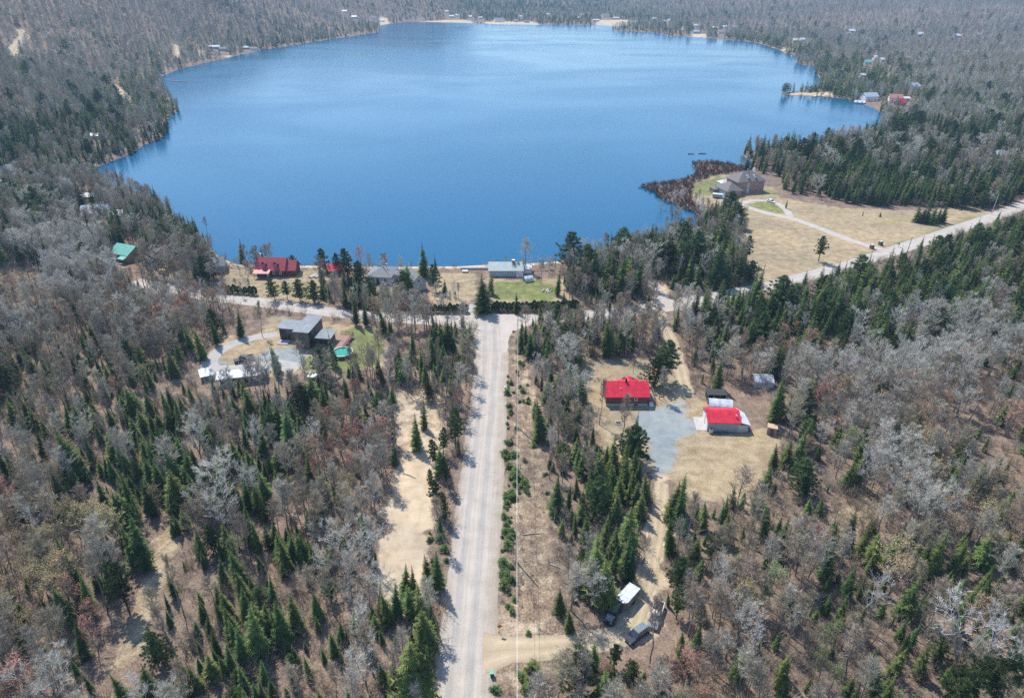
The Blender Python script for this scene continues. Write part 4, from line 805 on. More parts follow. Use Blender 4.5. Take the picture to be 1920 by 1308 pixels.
for kd in PROTO:
    idx = np.where((ak == kd))[0]; hand = idx[idx < NHAND]
    score = np.where(vis[idx], apx[idx], 0) ; order = idx[np.argsort(-score)]
    lim = 300; pick = [i for i in hand if TR[i][7]]; s_ = set(pick)
    for i in order:
        if len(pick) >= lim: break
        if i not in s_ and vis[i]: pick.append(i); s_.add(i)
    for i in pick:
        indiv[i] = True; vr = int(av[i]) % len(PROTO[kd]); tm, cm, dh = PROTO[kd][vr]; s0 = ah[i] / dh
        bu, bv, _ = proj(ax[i], ay[i], az[i]); zn = zone_name(bu, bv); lab = TR[i][7] if i < NHAND else None
        ht = 'tall' if ah[i] > 11 else 'middling' if ah[i] > 7 else 'short'
        e = empty(CATN[kd][0], (ax[i], ay[i], az[i]), 0, lab or f'{ht} {LOOK[kd][vr]} {zn}', CATN[kd][1], None if lab else f'{LOOK[kd][vr]} group, {ht}, {zn}')
        e.rotation_euler = (atx[i], aty[i], arot[i]); hs = s0 * as_[i]
        if not lab: PENDING.append((e, LOOK[kd][vr]))
        e.scale = (hs, hs, s0)
        for nm, me in (('trunk', tm), ('crown', cm)):
            o = bpy.data.objects.new(nm, me); COL.objects.link(o); o.parent = e
            FIRST.setdefault((kd, vr), {})[nm] = o

ANCH = [('the stop sign',963,640),('the brown red-roofed house',1175,755),('the red-roofed garage',1362,805),('the round pool',642,668),('the modern house',560,650),('the boxy trailer',1180,1118),('the small brown shed',1447,812),
 ('the white tarp shelter uphill',1436,745),('the tall shaggy shore spruce',795,520),('the hip-roofed house',715,530),('the long lake house',948,520),('the long cedar hedge',1000,583),('the dormered red-roofed house',520,520),('the teal-roofed house',240,490),
 ('the brick villa',1400,366),('the villa gate pillars',1642,464),('the lone field pine',1550,491),('the far lake road end',1850,402),('the big white birch',1860,1230),('the lower left corner',0,1308),('the dry grass trail',290,1100),
 ('the wide sandy clearing',765,1000),('the narrow sandy clearing',795,760),('the orange diamond sign',937,1187),('the green-lidded bin',922,1267),('the long open carport',450,715),('the middle utility pole',969,800),('the nearest utility pole',968,1053),
 ('the left edge middle',0,700),('the right edge middle',1920,740),('the lower right corner',1920,1308),('the side track junction',1242,570),('the garage lawn',1400,935),('the gravel driveway pad',1245,840),('the sandy turnaround',1210,1190),
 ('the middle of the bottom edge',1300,1308),('the dense spruce stand',330,850),('the left bottom edge',500,1308),('the left wooded point',330,210),('the left bay',200,310),('the right shore cottages',1660,195),('the reedy point',1430,290),('the far boathouse',936,42),('the upper right woods',1800,150),('the upper left hillside road',40,80),('the right edge of the field',1830,390),('the grove on the left spit',280,420),('the leafless wood left',120,560),('the right leafless wood',1700,900)]
DIRN = ['right of','behind','left of','in front of']
def ordin(n): return ['nearest','second nearest','third nearest','fourth nearest','fifth nearest'][n-1] if n < 6 else f'{n}' + ('th' if 10 < n % 100 < 14 else {1:'st',2:'nd',3:'rd'}.get(n % 10, 'th')) + ' nearest'
_pos = [(a, *PT(u, v)[:2]) for a, u, v in ANCH]; _grp = {}
for e, look in PENDING:
    x, y = e.location.x, e.location.y; a, px, py = min(_pos, key=lambda q: math.hypot(q[1]-x, q[2]-y)); q_ = int(((math.degrees(math.atan2(y-py, x-px)) + 45) % 360) // 90); _grp.setdefault((look, a, q_), []).append((math.hypot(px-x, py-y), e))
for (look, a, q_), l_ in _grp.items():
    l_.sort(key=lambda t: t[0])
    for k, (dd, e) in enumerate(l_): e['label'] = (f'{ordin(k+1)} ' if len(l_) > 1 else '') + f'{look} {DIRN[q_]} {a}'; e['group'] = f'{look}s {DIRN[q_]} {a}'

def scatter(name, label, cat, x, y, z, var, rot, tx, ty, sxy, sz, protos):
    "one object of many plants; protos = list of lists of objects"
    me = bpy.data.meshes.new(name); n = len(x); me.vertices.add(n)
    me.vertices.foreach_set('co', np.stack([x, y, z], -1).astype('f').ravel())
    def at(nm, ty_, arr, key): a = me.attributes.new(nm, ty_, 'POINT'); a.data.foreach_set(key, arr)
    at('pid', 'INT', np.asarray(var, 'i'), 'value'); at('rotv', 'FLOAT_VECTOR', np.stack([tx, ty, rot], -1).astype('f').ravel(), 'vector')
    at('sclv', 'FLOAT_VECTOR', np.stack([sxy, sxy, sz], -1).astype('f').ravel(), 'vector')
    o = bpy.data.objects.new(name, me); COL.objects.link(o); tag(o, label, cat, kind='stuff')
    ng = bpy.data.node_groups.new(name, 'GeometryNodeTree'); ng.interface.new_socket('Geometry', in_out='INPUT', socket_type='NodeSocketGeometry'); ng.interface.new_socket('Geometry', in_out='OUTPUT', socket_type='NodeSocketGeometry')
    N, L = ng.nodes, ng.links; gi = N.new('NodeGroupInput'); go = N.new('NodeGroupOutput')
    ip = N.new('GeometryNodeInstanceOnPoints'); jj = N.new('GeometryNodeJoinGeometry')
    for pl in reversed(protos):
        j = N.new('GeometryNodeJoinGeometry')
        for ob in pl:
            oi = N.new('GeometryNodeObjectInfo'); oi.transform_space = 'ORIGINAL'; oi.inputs['Object'].default_value = ob; L.new(oi.outputs['Geometry'], j.inputs[0])
        g2 = N.new('GeometryNodeGeometryToInstance'); L.new(j.outputs[0], g2.inputs[0]); L.new(g2.outputs[0], jj.inputs[0])
    L.new(gi.outputs[0], ip.inputs['Points']); L.new(jj.outputs[0], ip.inputs['Instance']); ip.inputs['Pick Instance'].default_value = True
    def na(nm, ty_): a = N.new('GeometryNodeInputNamedAttribute'); a.data_type = ty_; a.inputs['Name'].default_value = nm; return a.outputs['Attribute']
    L.new(na('pid', 'INT'), ip.inputs['Instance Index'])
    er = N.new('FunctionNodeEulerToRotation'); L.new(na('rotv', 'FLOAT_VECTOR'), er.inputs[0]); L.new(er.outputs[0], ip.inputs['Rotation'])
    L.new(na('sclv', 'FLOAT_VECTOR'), ip.inputs['Scale']); L.new(ip.outputs[0], go.inputs[0])
    md = o.modifiers.new('scatter', 'NODES'); md.node_group = ng; return o

STUFFLAB = {'spruce': ('spruce_forest','mass of dark pointed spruces filling the woods around the lake','spruce forest'), 'fir': ('fir_forest','bright and yellow-green firs scattered through the woods','fir forest'),
  'pine': ('pine_forest','round-crowned pines scattered through the woods around the lake','pine forest'), 'hardwood': ('leafless_forest','grey and brown leafless trees filling the woods and hillsides','leafless forest'),
  'budding': ('budding_forest','leafless trees tinted red and ochre by spring buds in the woods','budding forest'), 'birch': ('birch_forest','white-barked birches scattered through the woods','birch forest')}
for kd in PROTO:
    nearm = (ak == kd) & ~indiv & (ay < 520); idx = np.where((ak == kd) & ~indiv & (ah > 0))[0]
    if not len(idx): continue
    nv = len(PROTO[kd]); protos = []
    for vr in range(nv):
        if (kd, vr) not in FIRST:      # make sure each look has a standing tree to copy
            i = idx[np.argmax(vis[idx] * apx[idx])]; e = empty(CATN[kd][0], (ax[i], ay[i], az[i]), arot[i], f'{LOOK[kd][vr]} {zone_name(au[i], avv[i])}', CATN[kd][1], 'odd trees'); s0 = ah[i] / PROTO[kd][vr][2]; e.scale = (s0, s0, s0)
            for nm, me in (('trunk', PROTO[kd][vr][0]), ('crown', PROTO[kd][vr][1])): o = bpy.data.objects.new(nm, me); COL.objects.link(o); o.parent = e; FIRST.setdefault((kd, vr), {})[nm] = o
            indiv[i] = True; idx = idx[idx != i]
        protos.append([FIRST[(kd, vr)]['trunk'], FIRST[(kd, vr)]['crown']])
    lods = []
    fari = idx[(ay[idx] > 520)]
    for k, me in enumerate(LODM[kd]):
        i = fari[np.argmax(apx[fari] * vis[fari])]; fari = fari[fari != i]; idx = idx[idx != i]
        o = bpy.data.objects.new(CATN[kd][0], me); COL.objects.link(o); dh = PROTO[kd][0][2]; s0 = ah[i] / dh
        o.location = (ax[i], ay[i], az[i]); o.rotation_euler = (0, 0, arot[i]); o.scale = (s0 * as_[i], s0 * as_[i], s0)
        far_u = proj(ax[i], ay[i], 0)[0]; tag(o, f'distant {LOOK[kd][min(k, nv-1)]} {zone_name(au[i], avv[i])}', CATN[kd][1], f'distant {CATN[kd][1]}s {zone_name(au[i], avv[i])}, look {k}'); lods.append([o])
    vr = av[idx] % nv; farm = ay[idx] > 520; pid = np.where(farm, nv + av[idx] % len(lods), vr)
    dh = np.array([PROTO[kd][v_][2] for v_ in range(nv)] + [PROTO[kd][0][2]] * len(lods))[pid]; sz = ah[idx] / dh
    nm, lab, cat = STUFFLAB[kd]
    scatter(nm, lab, cat, ax[idx], ay[idx], az[idx], pid, arot[idx], atx[idx], aty[idx], sz * as_[idx], sz, protos + lods)

# ---- undergrowth
bush_m = mat('bare_brush', (.37,.30,.225), .95, .2, .8, rnd=.3, hue=.02)
bush_p = [bush(300).mesh('brush', twig_grey_m), bush(301, 2.4, 30, 1.2).mesh('brush', bush_m), bush(302, 1.2, 30, 1.3).mesh('brush', bush_m), bush(303, 1.7, 44, 1.2, .045).mesh('brush', mat('red_brown_brush', (.17,.095,.072), .95, .2, .8, rnd=.3, hue=.02))]
def bushes():
    x, y = field(45, 330, 2.1); d = sdf(LAKE, x, y); m = (d > 1.0) & ~blocked(x, y, .2); m &= (rng.random(len(x)) < .42 + .5 * sstep(.35, .7, vnoise(x, y, 16, 61)))
    x2, y2 = field(300, 480, 3.4); d2 = sdf(LAKE, x2, y2); m2 = (d2 > .2) & ~blocked(x2, y2, .4) & (rng.random(len(x2)) < .5)
    # brush on the power line strip, on the reedy shore and in thin spots
    x3, y3 = field(60, 190, 1.5); c = inside(CLEAR[0], x3, y3); q = np.zeros(len(x3), bool); q[c] = dline(ROADLINES[0][0][::3], x3[c], y3[c]) > 5.6
    q &= rng.random(len(x3)) < .16 + .40 * sstep(.42, .75, vnoise(x3, y3, 9, 62)); q &= np.abs(x3 - ((P(1000,1214)[0]))) > -1
    for c_, hw in ROADLINES:
        if q.any(): q[q] = dline(c_[::3], x3[q], y3[q]) > hw + .8
    x6, y6 = field(78, 165, 1.7); q6 = inside(CLEAR[-len(FARZ)-3], x6, y6) & (rng.random(len(x6)) < .04 + .35 * sstep(.4, .75, vnoise(x6, y6, 7, 71)))
    x5, y5 = field(243, 268, 2.0); d5 = sdf(LAKE, x5, y5); q5 = (d5 > 3) & (d5 < 9) & (x5 > -120) & (x5 < 45) & (rng.random(len(x5)) < .35)
    reed = np.array(PP([(1196,350),(1214,344),(1256,341),(1290,332),(1306,322),(1298,304),(1340,300),(1400,312),(1412,318),(1340,330),(1300,345),(1296,375),(1320,400),(1400,392),(1395,440),(1330,430),(1303,398),(1238,374),(1226,360)]))
    x4, y4 = field(255, 430, 1.6); q4 = inside(reed, x4, y4) & (rng.random(len(x4)) < .9)
    X = np.concatenate([x[m], x2[m2], x3[q], x4[q4], x5[q5], x6[q6]]); Y = np.concatenate([y[m], y2[m2], y3[q], y4[q4], y5[q5], y6[q6]])
    sc_ = np.concatenate([rng.uniform(.7,1.9,m.sum()), rng.uniform(.8,1.5,m2.sum()), rng.uniform(.3,.75,q.sum()), rng.uniform(.6,1.3,q4.sum()), rng.uniform(.5,1.2,q5.sum()), rng.uniform(.25,.8,q6.sum())]); return X, Y, sc_
REEDP = np.array(PP([(1190,354),(1214,340),(1256,336),(1290,326),(1298,296),(1340,294),(1400,306),(1412,322),(1340,332),(1310,345),(1298,375),(1330,398),(1395,395),(1395,440),(1330,432),(1300,402),(1235,380)]))
bx_, by_, bs_ = bushes(); bz_ = height(bx_, by_); protos = []
for k in range(4):
    o = bpy.data.objects.new('bare_shrub', bush_p[k]); COL.objects.link(o); u_, v_ = [(1010,1180),(985,735),(1000,1240),(1290,352)][k]; px_, py_ = P(u_, v_); o.location = (px_, py_, 0)
    tag(o, ['knee-high grey bare shrub beside the power line above the cabin driveway','tall brown bare shrub between the power line and the intersection trees','low brown bare shrub below the cabin driveway','dark red-brown shrub at the lawn side of the reedy point'][k], 'shrub'); protos.append([o])
n_ = len(bx_); scatter('undergrowth', 'thin bare brush and saplings covering the forest floor', 'undergrowth', bx_, by_, bz_, np.where((inside(REEDP, bx_, by_)) & (rng.random(n_) < .85), 3, rng.integers(0, 3, n_)), rng.random(n_)*6.28, rng.normal(0,.1,n_), rng.normal(0,.1,n_), bs_, bs_ * rng.uniform(.7,1.2,n_), protos)
print('bushes', n_)
ys_p = [low_spruce(320 + k) for k in range(3)]; young_m = mat('young_needles', (.085,.135,.035), .75, .3, 2.5, rnd=.25, hue=.03)
ys_p = [(a.mesh('stem', dark_bark_m), b.mesh('foliage', young_m)) for a, b in ys_p]
def young_label(x, y, h):
    u, v, _ = proj(x, y, 0)
    s = 'knee-high' if h < 1.2 else 'waist-high' if h < 1.7 else 'head-high'
    if u > 966 and v < 800: z = 'on the cleared strip above the second utility pole'
    elif v > 1230: z = 'on the verge below the cabin driveway'
    elif u < 900: z = 'beside the left edge of the gravel road'
    elif u > 968: z = 'under the power line away from the road edge'
    elif v > 980: z = 'in the green fringe near the third utility pole'
    elif v > 845: z = 'in the green fringe along the middle of the road'
    else: z = 'in the fringe near the mailbox'
    return f'{s} bright green young conifer {z}'
YOUNG.sort(key=lambda t: t[1]); ycount = {}
for x, y, h in YOUNG:
    yl = young_label(x, y, h); yz = yl.split('conifer ')[1]; ycount[yz] = ycount.get(yz, 0) + 1; k_ = ycount[yz]; yl = ordin(k_).replace(' nearest', '').replace('nearest', 'first') + f' young conifer from the bottom {yz}'
    vr = yr.randrange(3); e = empty('young_conifer', (x, y, 0), yr.random()*6.28, yl, 'young conifer', f'young conifers {yz}'); s0 = h / 1.6; e.scale = (s0*1.15, s0*1.15, s0)
    for nm, me in zip(('stem','foliage'), ys_p[vr]): o = bpy.data.objects.new(nm, me); COL.objects.link(o); o.parent = e

# ------------------------------------------------------------------ buildings
red_roof = ribbed('bright_red_metal', (.66,.030,.058), .42, .42, var=.10); red_roof_x = red_roof
dark_red = ribbed('faded_red_metal', (.42,.085,.095), .35, .45)
grey_shingle = mat('grey_shingles', (.235,.245,.25), .9, .15, 5, bump=.3); brown_shingle = mat('brown_shingles', (.195,.175,.165), .9, .16, 5, bump=.3)
slate_membrane = mat('slate_grey_membrane', (.20,.225,.25), .55, .1, .6); pale_green_roof = ribbed('pale_green_metal', (.40,.47,.45), .4, .5)
teal_roof = ribbed('teal_metal', (.16,.47,.40), .4, .5); white_metal = ribbed('white_metal', (.66,.68,.70), .35, .4)
white_w = mat('white_paint', (.78,.77,.75), .7, .05, 2); grey_w = ribbed('grey_siding', (.40,.42,.44), .22, .7, 2); lgrey_w = ribbed('pale_grey_siding', (.62,.62,.60), .2, .7, 2)
brownboard = ribbed('brown_board_siding', (.17,.085,.065), .2, .8, 2); concrete = mat('concrete', (.46,.45,.43), .9, .1, 2, bump=.2)
taupe = ribbed('taupe_siding', (.185,.15,.12), .18, .8, 2); charcoal = mat('charcoal_panel', (.05,.052,.055), .6, .1, 2); brick = mat('red_brick', (.33,.15,.12), .9, .3, 9, col2=(.46,.27,.22), bump=.2)
log_w = ribbed('dark_log_wall', (.14,.07,.05), .25, .8, 2); blue_w = ribbed('pale_blue_siding', (.42,.50,.54), .2, .7, 2); deck_m = ribbed('deck_boards', (.36,.22,.18), .14, .8, 0); wood_m = mat('weathered_wood', (.30,.24,.19), .9, .2, 3)
glass = mat('window_glass', (.03,.045,.06), .08, .1, 1, spec=.8); black_m = mat('black_plastic', (.02,.02,.022), .5, .1, 2); tarp_w = mat('white_tarp', (.58,.62,.67), .45, .12, 1.3, bump=.6)
steel = mat('galvanised_steel', (.55,.56,.57), .4, .1, 3, metal=.6); stone_m = mat('field_stone', (.42,.39,.36), .9, .25, 4, bump=.4); blue_tarp = mat('blue_tarp', (.09,.16,.30), .5, .2, 3)
purple_m = mat('lilac_shingles', (.30,.25,.38), .8, .1, 2); bluegrey_m = mat('bluegrey_roof', (.36,.42,.50), .6, .1, 2); tan_w = mat('tan_siding', (.55,.40,.27), .8, .1, 2); redp = mat('red_paint', (.45,.09,.07), .7, .1, 2)

class Bld:
    def __init__(s, name, label, cat, loc, rz=0.0, group=None): s.e = empty(name, loc, rz, label, cat, group)
    def part(s, name, mb, m, parent=None, **kw): return mb.build(name, m, parent or s.e, **kw)
    def walls(s, x0, x1, y0, y1, z0, z1, m, name='wall', ridge=None, axis='x', found=None):
        "box walls; ridge = z of the gable top (gable ends at x0,x1 when axis is x)"
        b = MB()
        if ridge is None: b.box(x0, x1, y0, y1, z0, z1)
        elif axis == 'x': ym = (y0 + y1) / 2; b.hexa([(x0,y0,z0),(x0,y1,z0),(x0,y1,z1),(x0,ym,ridge),(x0,y0,z1)][::-1], [(x1,y0,z0),(x1,y1,z0),(x1,y1,z1),(x1,ym,ridge),(x1,y0,z1)][::-1])
        else: xm = (x0 + x1) / 2; b.hexa([(x0,y0,z0),(x1,y0,z0),(x1,y0,z1),(xm,y0,ridge),(x0,y0,z1)], [(x0,y1,z0),(x1,y1,z0),(x1,y1,z1),(xm,y1,ridge),(x0,y1,z1)])
        w_ = s.part(name, b, m)
        if found: f = MB(); f.box(x0 + .04, x1 - .04, y0 + .04, y1 - .04, -.3, z0 - .002); s.part('foundation', f, found)
        return w_
    def gable(s, x0, x1, y0, y1, z1, ridge, m, axis='x', oh=.4, th=.12, name='roof'):
        b = MB()
        if axis == 'x':
            ym = (y0 + y1) / 2; sl = (ridge - z1) / (ym - y0); ze = z1 - sl * oh + .06
            for ya, sg in ((y0 - oh, 1), (y1 + oh, -1)):
                p = [(x0 - oh, ya, ze), (x1 + oh, ya, ze), (x1 + oh, ym - sg*.002, ridge + .06), (x0 - oh, ym - sg*.002, ridge + .06)]
                q = [(a, c, d + th) for a, c, d in p]
                if sg < 0: p, q = p[::-1], q[::-1]
                b.hexa(p, q)
        else:
            xm = (x0 + x1) / 2; sl = (ridge - z1) / (xm - x0); ze = z1 - sl * oh + .06
            for xa, sg in ((x0 - oh, 1), (x1 + oh, -1)):
                p = [(xa, y1 + oh, ze), (xa, y0 - oh, ze), (xm - sg*.002, y0 - oh, ridge + .06), (xm - sg*.002, y1 + oh, ridge + .06)]
                q = [(a, c, d + th) for a, c, d in p]
                if sg < 0: p, q = p[::-1], q[::-1]
                b.hexa(p, q)
        return s.part(name, b, m)
    def hip(s, x0, x1, y0, y1, z1, top, m, oh=.4, inset=None, axis='x', name='roof'):
        b = MB(); x0 -= oh; x1 += oh; y0 -= oh; y1 += oh
        if axis == 'x': i = inset if inset is not None else (y1 - y0) / 2; ym = (y0 + y1) / 2; A, B_ = (x0 + i, ym, top), (x1 - i, ym, top); fs = [[(x0,y0,z1),(x1,y0,z1),B_,A],[(x1,y0,z1),(x1,y1,z1),B_],[(x1,y1,z1),(x0,y1,z1),A,B_],[(x0,y1,z1),(x0,y0,z1),A]]
        else: i = inset if inset is not None else (x1 - x0) / 2; xm = (x0 + x1) / 2; A, B_ = (xm, y0 + i, top), (xm, y1 - i, top); fs = [[(x0,y0,z1),(x1,y0,z1),A],[(x1,y0,z1),(x1,y1,z1),B_,A],[(x1,y1,z1),(x0,y1,z1),B_],[(x0,y1,z1),(x0,y0,z1),A,B_]]
        for f in fs: b.face(f)
        b.box(x0, x1, y0, y1, z1 - .18, z1 - .003); return s.part(name, b, m)
    def slab(s, pts, m, th=.18, name='roof'):
        b = MB(); b.hexa(pts, [(x, y, z + th) for x, y, z in pts]); return s.part(name, b, m)
    def window(s, side, c, z, w_, h_, face, frame=None, pane=None, name='window'):
        "side f/b/l/r, c = offset along the wall, face = coordinate of the wall plane"
        M = {'f': Matrix.Translation((c, face, z)), 'b': Matrix.Translation((c, face, z)) @ Matrix.Rotation(math.pi, 4, 'Z'),
             'l': Matrix.Translation((face, c, z)) @ Matrix.Rotation(-math.pi/2, 4, 'Z'), 'r': Matrix.Translation((face, c, z)) @ Matrix.Rotation(math.pi/2, 4, 'Z')}[side]
        fr = MB(); t = .09
        for a in ((-w_/2, w_/2, -.06, .04, 0, t), (-w_/2, w_/2, -.06, .04, h_-t, h_), (-w_/2, -w_/2+t, -.06, .04, t, h_-t), (w_/2-t, w_/2, -.06, .04, t, h_-t), (-.03, .03, -.05, .03, t, h_-t)): fr.box(*a, M=M)
        f = s.part(name, fr, frame or white_w); p = MB(); p.box(-w_/2+t, w_/2-t, -.02, .02, t, h_-t, M=M); s.part('pane', p, pane or glass, f); return f
    def door(s, side, c, z, w_, h_, face, m=None, name='door'):
        M = {'f': Matrix.Translation((c, face, z)), 'l': Matrix.Translation((face, c, z)) @ Matrix.Rotation(-math.pi/2, 4, 'Z'), 'r': Matrix.Translation((face, c, z)) @ Matrix.Rotation(math.pi/2, 4, 'Z'), 'b': Matrix.Translation((c, face, z)) @ Matrix.Rotation(math.pi, 4, 'Z')}[side]
        b = MB(); b.box(-w_/2, w_/2, -.06, .04, 0, h_, M=M); d = s.part(name, b, m or white_w)
        k = MB(); k.box(w_*.3, w_*.3+.08, -.12, -.062, h_*.45, h_*.45+.06, M=M); s.part('handle', k, black_m, d); return d
    def chimney(s, x, y, z0, z1, w_=.5, m=None, pipe=False, parent=None):
        b = MB()
        if pipe: b.tube([(x,y,z0),(x,y,z1)], w_/2, 8); b.tube([(x,y,z1),(x,y,z1+.12)], w_*.8, 8)
        else: b.box(x-w_/2, x+w_/2, y-w_/2, y+w_/2, z0, z1); b.box(x-w_*.36, x+w_*.36, y-w_*.36, y+w_*.36, z1+.002, z1+.15)
        s.part('chimney', b, m or steel, parent)
    def railing(s, pts, z0, z1, m, gapm=.28, name='railing'):
        b = MB()
        for (xa, ya), (xb, yb) in zip(pts[:-1], pts[1:]):
            b.tube([(xa,ya,z1),(xb,yb,z1)], .055, 4); b.tube([(xa,ya,z0+.15),(xb,yb,z0+.15)], .035, 4); L_ = math.hypot(xb-xa, yb-ya); n = max(1, int(L_/gapm))
            for k in range(n + 1): t = k/n; x, y = xa+(xb-xa)*t, ya+(yb-ya)*t; b.tube([(x,y,z0),(x,y,z1)], .05 if k % 5 == 0 else .022, 4)
        return s.part(name, b, m)

# --- red-roofed brown house
H1 = Bld('red_roofed_house', 'brown house with a bright red metal roof on a grey foundation', 'house', (24.6, 149.5, 0), 0)
H1.walls(0, 10.9, 0, 7.4, .75, 3.1, brownboard, ridge=5.25, found=concrete)
r1 = H1.gable(0, 10.9, 0, 7.4, 3.1, 5.25, red_roof, oh=.45)
for x in (5.2, 7.8): H1.window('f', x, 1.65, .85, 1.25, 0)
for x in (5.25, 7.9):
    b = MB(); b.box(x-.45, x+.45, .0, .06, .15, .6); H1.part('window', b, glass)
H1.window('l', 3.5, 1.7, 1.2, 1.1, 0); H1.window('r', 2.2, 1.7, 1.0, 1.1, 10.9); H1.door('r', 5.0, .8, .9, 2.1, 10.9)
H1.walls(4.4, 9.4, 7.41, 8.6, .3, 2.7, brownboard, ridge=3.75, axis='y')
H1.gable(4.4, 9.4, 6.6, 8.6, 2.7, 3.75, red_roof, axis='y', oh=.35, name='wing_roof')
for x in (5.7, 8.1):
    b = MB(); sg = 1 if x < 7 else -1; z = 3.75 - abs(x-6.9)*.42 + .2; b.hexa([(x-.4,7.9,z-.17*sg-.0),(x+.4,7.9,z+.17*sg),(x+.4,8.8,z+.17*sg),(x-.4,8.8,z-.17*sg)], [(x-.4,7.9,z-.17*sg+.1),(x+.4,7.9,z+.17*sg+.1),(x+.4,8.8,z+.17*sg+.1),(x-.4,8.8,z-.17*sg+.1)]); H1.part('skylight', b, glass)
H1.chimney(5.45, 3.5, 5.0, 6.2, .45, black_m); H1.chimney(3.7, 1.6, 3.9, 4.5, .16, steel, True, r1); H1.chimney(4.1, 1.7, 3.9, 4.3, .12, steel, True, r1)
b = MB(); b.box(11.35, 13.2, .9, 6.6, .75, .9)
for x in (11.5, 13.05):
    for y in (1.1, 3.7, 6.4): b.box(x-.06, x+.06, y-.06, y+.06, -.1, .75)
H1.part('deck', b, wood_m); H1.railing([(11.4,1.0),(13.1,1.0),(13.1,6.5),(11.4,6.5)], .9, 1.9, wood_m)
b = MB(); [b.box(11.5+k*0, 12.5, .9-.3*(k+1), .9-.3*k-.01, -.1, .7-.18*k) for k in range(4)]; H1.part('steps', b, white_w)
# --- garage
G = Bld('red_roofed_garage', 'grey garage with a bright red roof and a white lean-to roof on its right', 'garage', (48.4, 138.3, 0), RAD(-3))
G.walls(0, 7.7, 0, 6.4, 0, 2.75, grey_w, ridge=4.15)
G.gable(0, 7.7, 0, 6.4, 2.75, 4.15, red_roof, oh=.3)
G.walls(7.71, 9.9, .1, 5.4, 0, 2.0, lgrey_w, name='lean_to_wall')
G.slab([(8.02,-.35,2.95),(10.35,-.1,2.1),(10.1,5.4,2.1),(8.02,6.3,3.0)], white_metal, .1, 'lean_to_roof')
for c in (1.7, 4.7):
    d = G.door('l', c, .02, 2.5, 2.3, 0, white_w, 'garage_door')
G.chimney(6.9, 1.3, 3.2, 4.1, .3, steel, True)
G.window('l', 3.2, 3.0, .7, .6, 0); b = MB(); b.box(7.5,7.62,-.08,-.01,0,2.6); G.part('corner_trim', b, white_w)
def thing(mb, name, m, label, cat, loc=(0,0,0), rz=0.0, group=None, smooth=False):
    o = mb.build(name, m, None, smooth); o.location = loc; o.rotation_euler = (0,0,rz); return tag(o, label, cat, group)
b = MB(); b.box(-2.5, -.05, .3, 6.1, -.05, .06); thing(b, 'concrete_pad', concrete, 'pale concrete pad before the garage doors', 'concrete pad', (48.4,138.3,0), RAD(-3))
for nm, x, lab in (('propane_tank', 1.0, 'grey square tank against the shaded garage wall'),):
    e = empty(nm, (49.1, 137.5, 0), RAD(-3), lab, 'tank'); b = MB(); b.box(-.4,.4,-.35,.35,.15,1.25); b.build('body', steel, e); b = MB(); b.tube([(0,0,1.25),(0,0,1.45)], .12, 8); b.build('cap', black_m, e)
e = empty('canoe', (51.8, 137.4, 0), RAD(-3), 'upturned dark canoe lying along the shaded garage wall', 'canoe'); b = MB()
rings = [(-2.0,.02),(-1.6,.22),(-.8,.38),(0,.42),(.8,.38),(1.6,.22),(2.0,.02)]
for (xa, ra), (xb, rb) in zip(rings[:-1], rings[1:]):
    for k in range(6):
        t0, t1 = math.pi*k/6, math.pi*(k+1)/6; b.face([(xa, ra*math.cos(t0), .1+ra*math.sin(t0)*.9),(xb, rb*math.cos(t0), .1+rb*math.sin(t0)*.9),(xb, rb*math.cos(t1), .1+rb*math.sin(t1)*.9),(xa, ra*math.cos(t1), .1+ra*math.sin(t1)*.9)])
b.build('hull', mat('canoe_green', (.05,.10,.10), .4), e, True); b = MB(); b.tube([(-2.05,0,.08),(0,0,.52),(2.05,0,.08)], .03, 4); b.build('keel', steel, e)
# --- shelters
def shelter(loc, rz, w_, d_, h_, label, m=tarp_w, open_=True, gable=True, group=None, name='tarp_shelter'):
    e = empty(name, loc, rz, label, 'shelter', group); b = MB(); sh = h_ * .68
    prof = [(-d_/2,0.05),(-d_/2,sh*.9),(-d_*.36,sh*1.12),(0,h_),(d_*.36,sh*1.12),(d_/2,sh*.9),(d_/2,0.05)] if gable else [(-d_/2,sh),(0,sh+.12),(d_/2,sh+.2)]
    n = 8
    for i in range(n):
        x0, x1 = -w_/2 + w_*i/n, -w_/2 + w_*(i+1)/n
        for (ya, za), (yb, zb) in zip(prof[:-1], prof[1:]):
            s0 = .06*math.sin(i*1.9), .06*math.sin((i+1)*1.9); b.face([(x0,ya,za-s0[0]*(za>.5)),(x1,ya,za-s0[1]*(za>.5)),(x1,yb,zb-s0[1]*(zb>.5)),(x0,yb,zb-s0[0]*(zb>.5))])
    b.build('cover', m, e); p = MB()
    for x in (-w_/2+.05, 0, w_/2-.05):
        q = [(x, y*.985, max(z-.06, -.1)) for y, z in prof]
        if not gable: q = [(x,-d_/2+.05,-.1)] + q + [(x,d_/2-.05,-.1)]
        p.tube(q, .035, 4)
    p.build('frame', steel, e); return e
shelter((54.2, 148.6, 0), RAD(-8), 6.0, 3.6, 2.7, 'crumpled white tarp shelter just behind the red-roofed garage')
shelter((69.0, 160.5, 0), RAD(-4), 5.4, 4.2, 3.0, 'white tarp shelter among bare trees up the slope from the garage')
x_, y_ = P(1341, 747); e = empty('open_shed', (x_, y_, 0), RAD(-3), 'low dark open-fronted shed among bare trees behind the garage', 'shed'); b = MB()
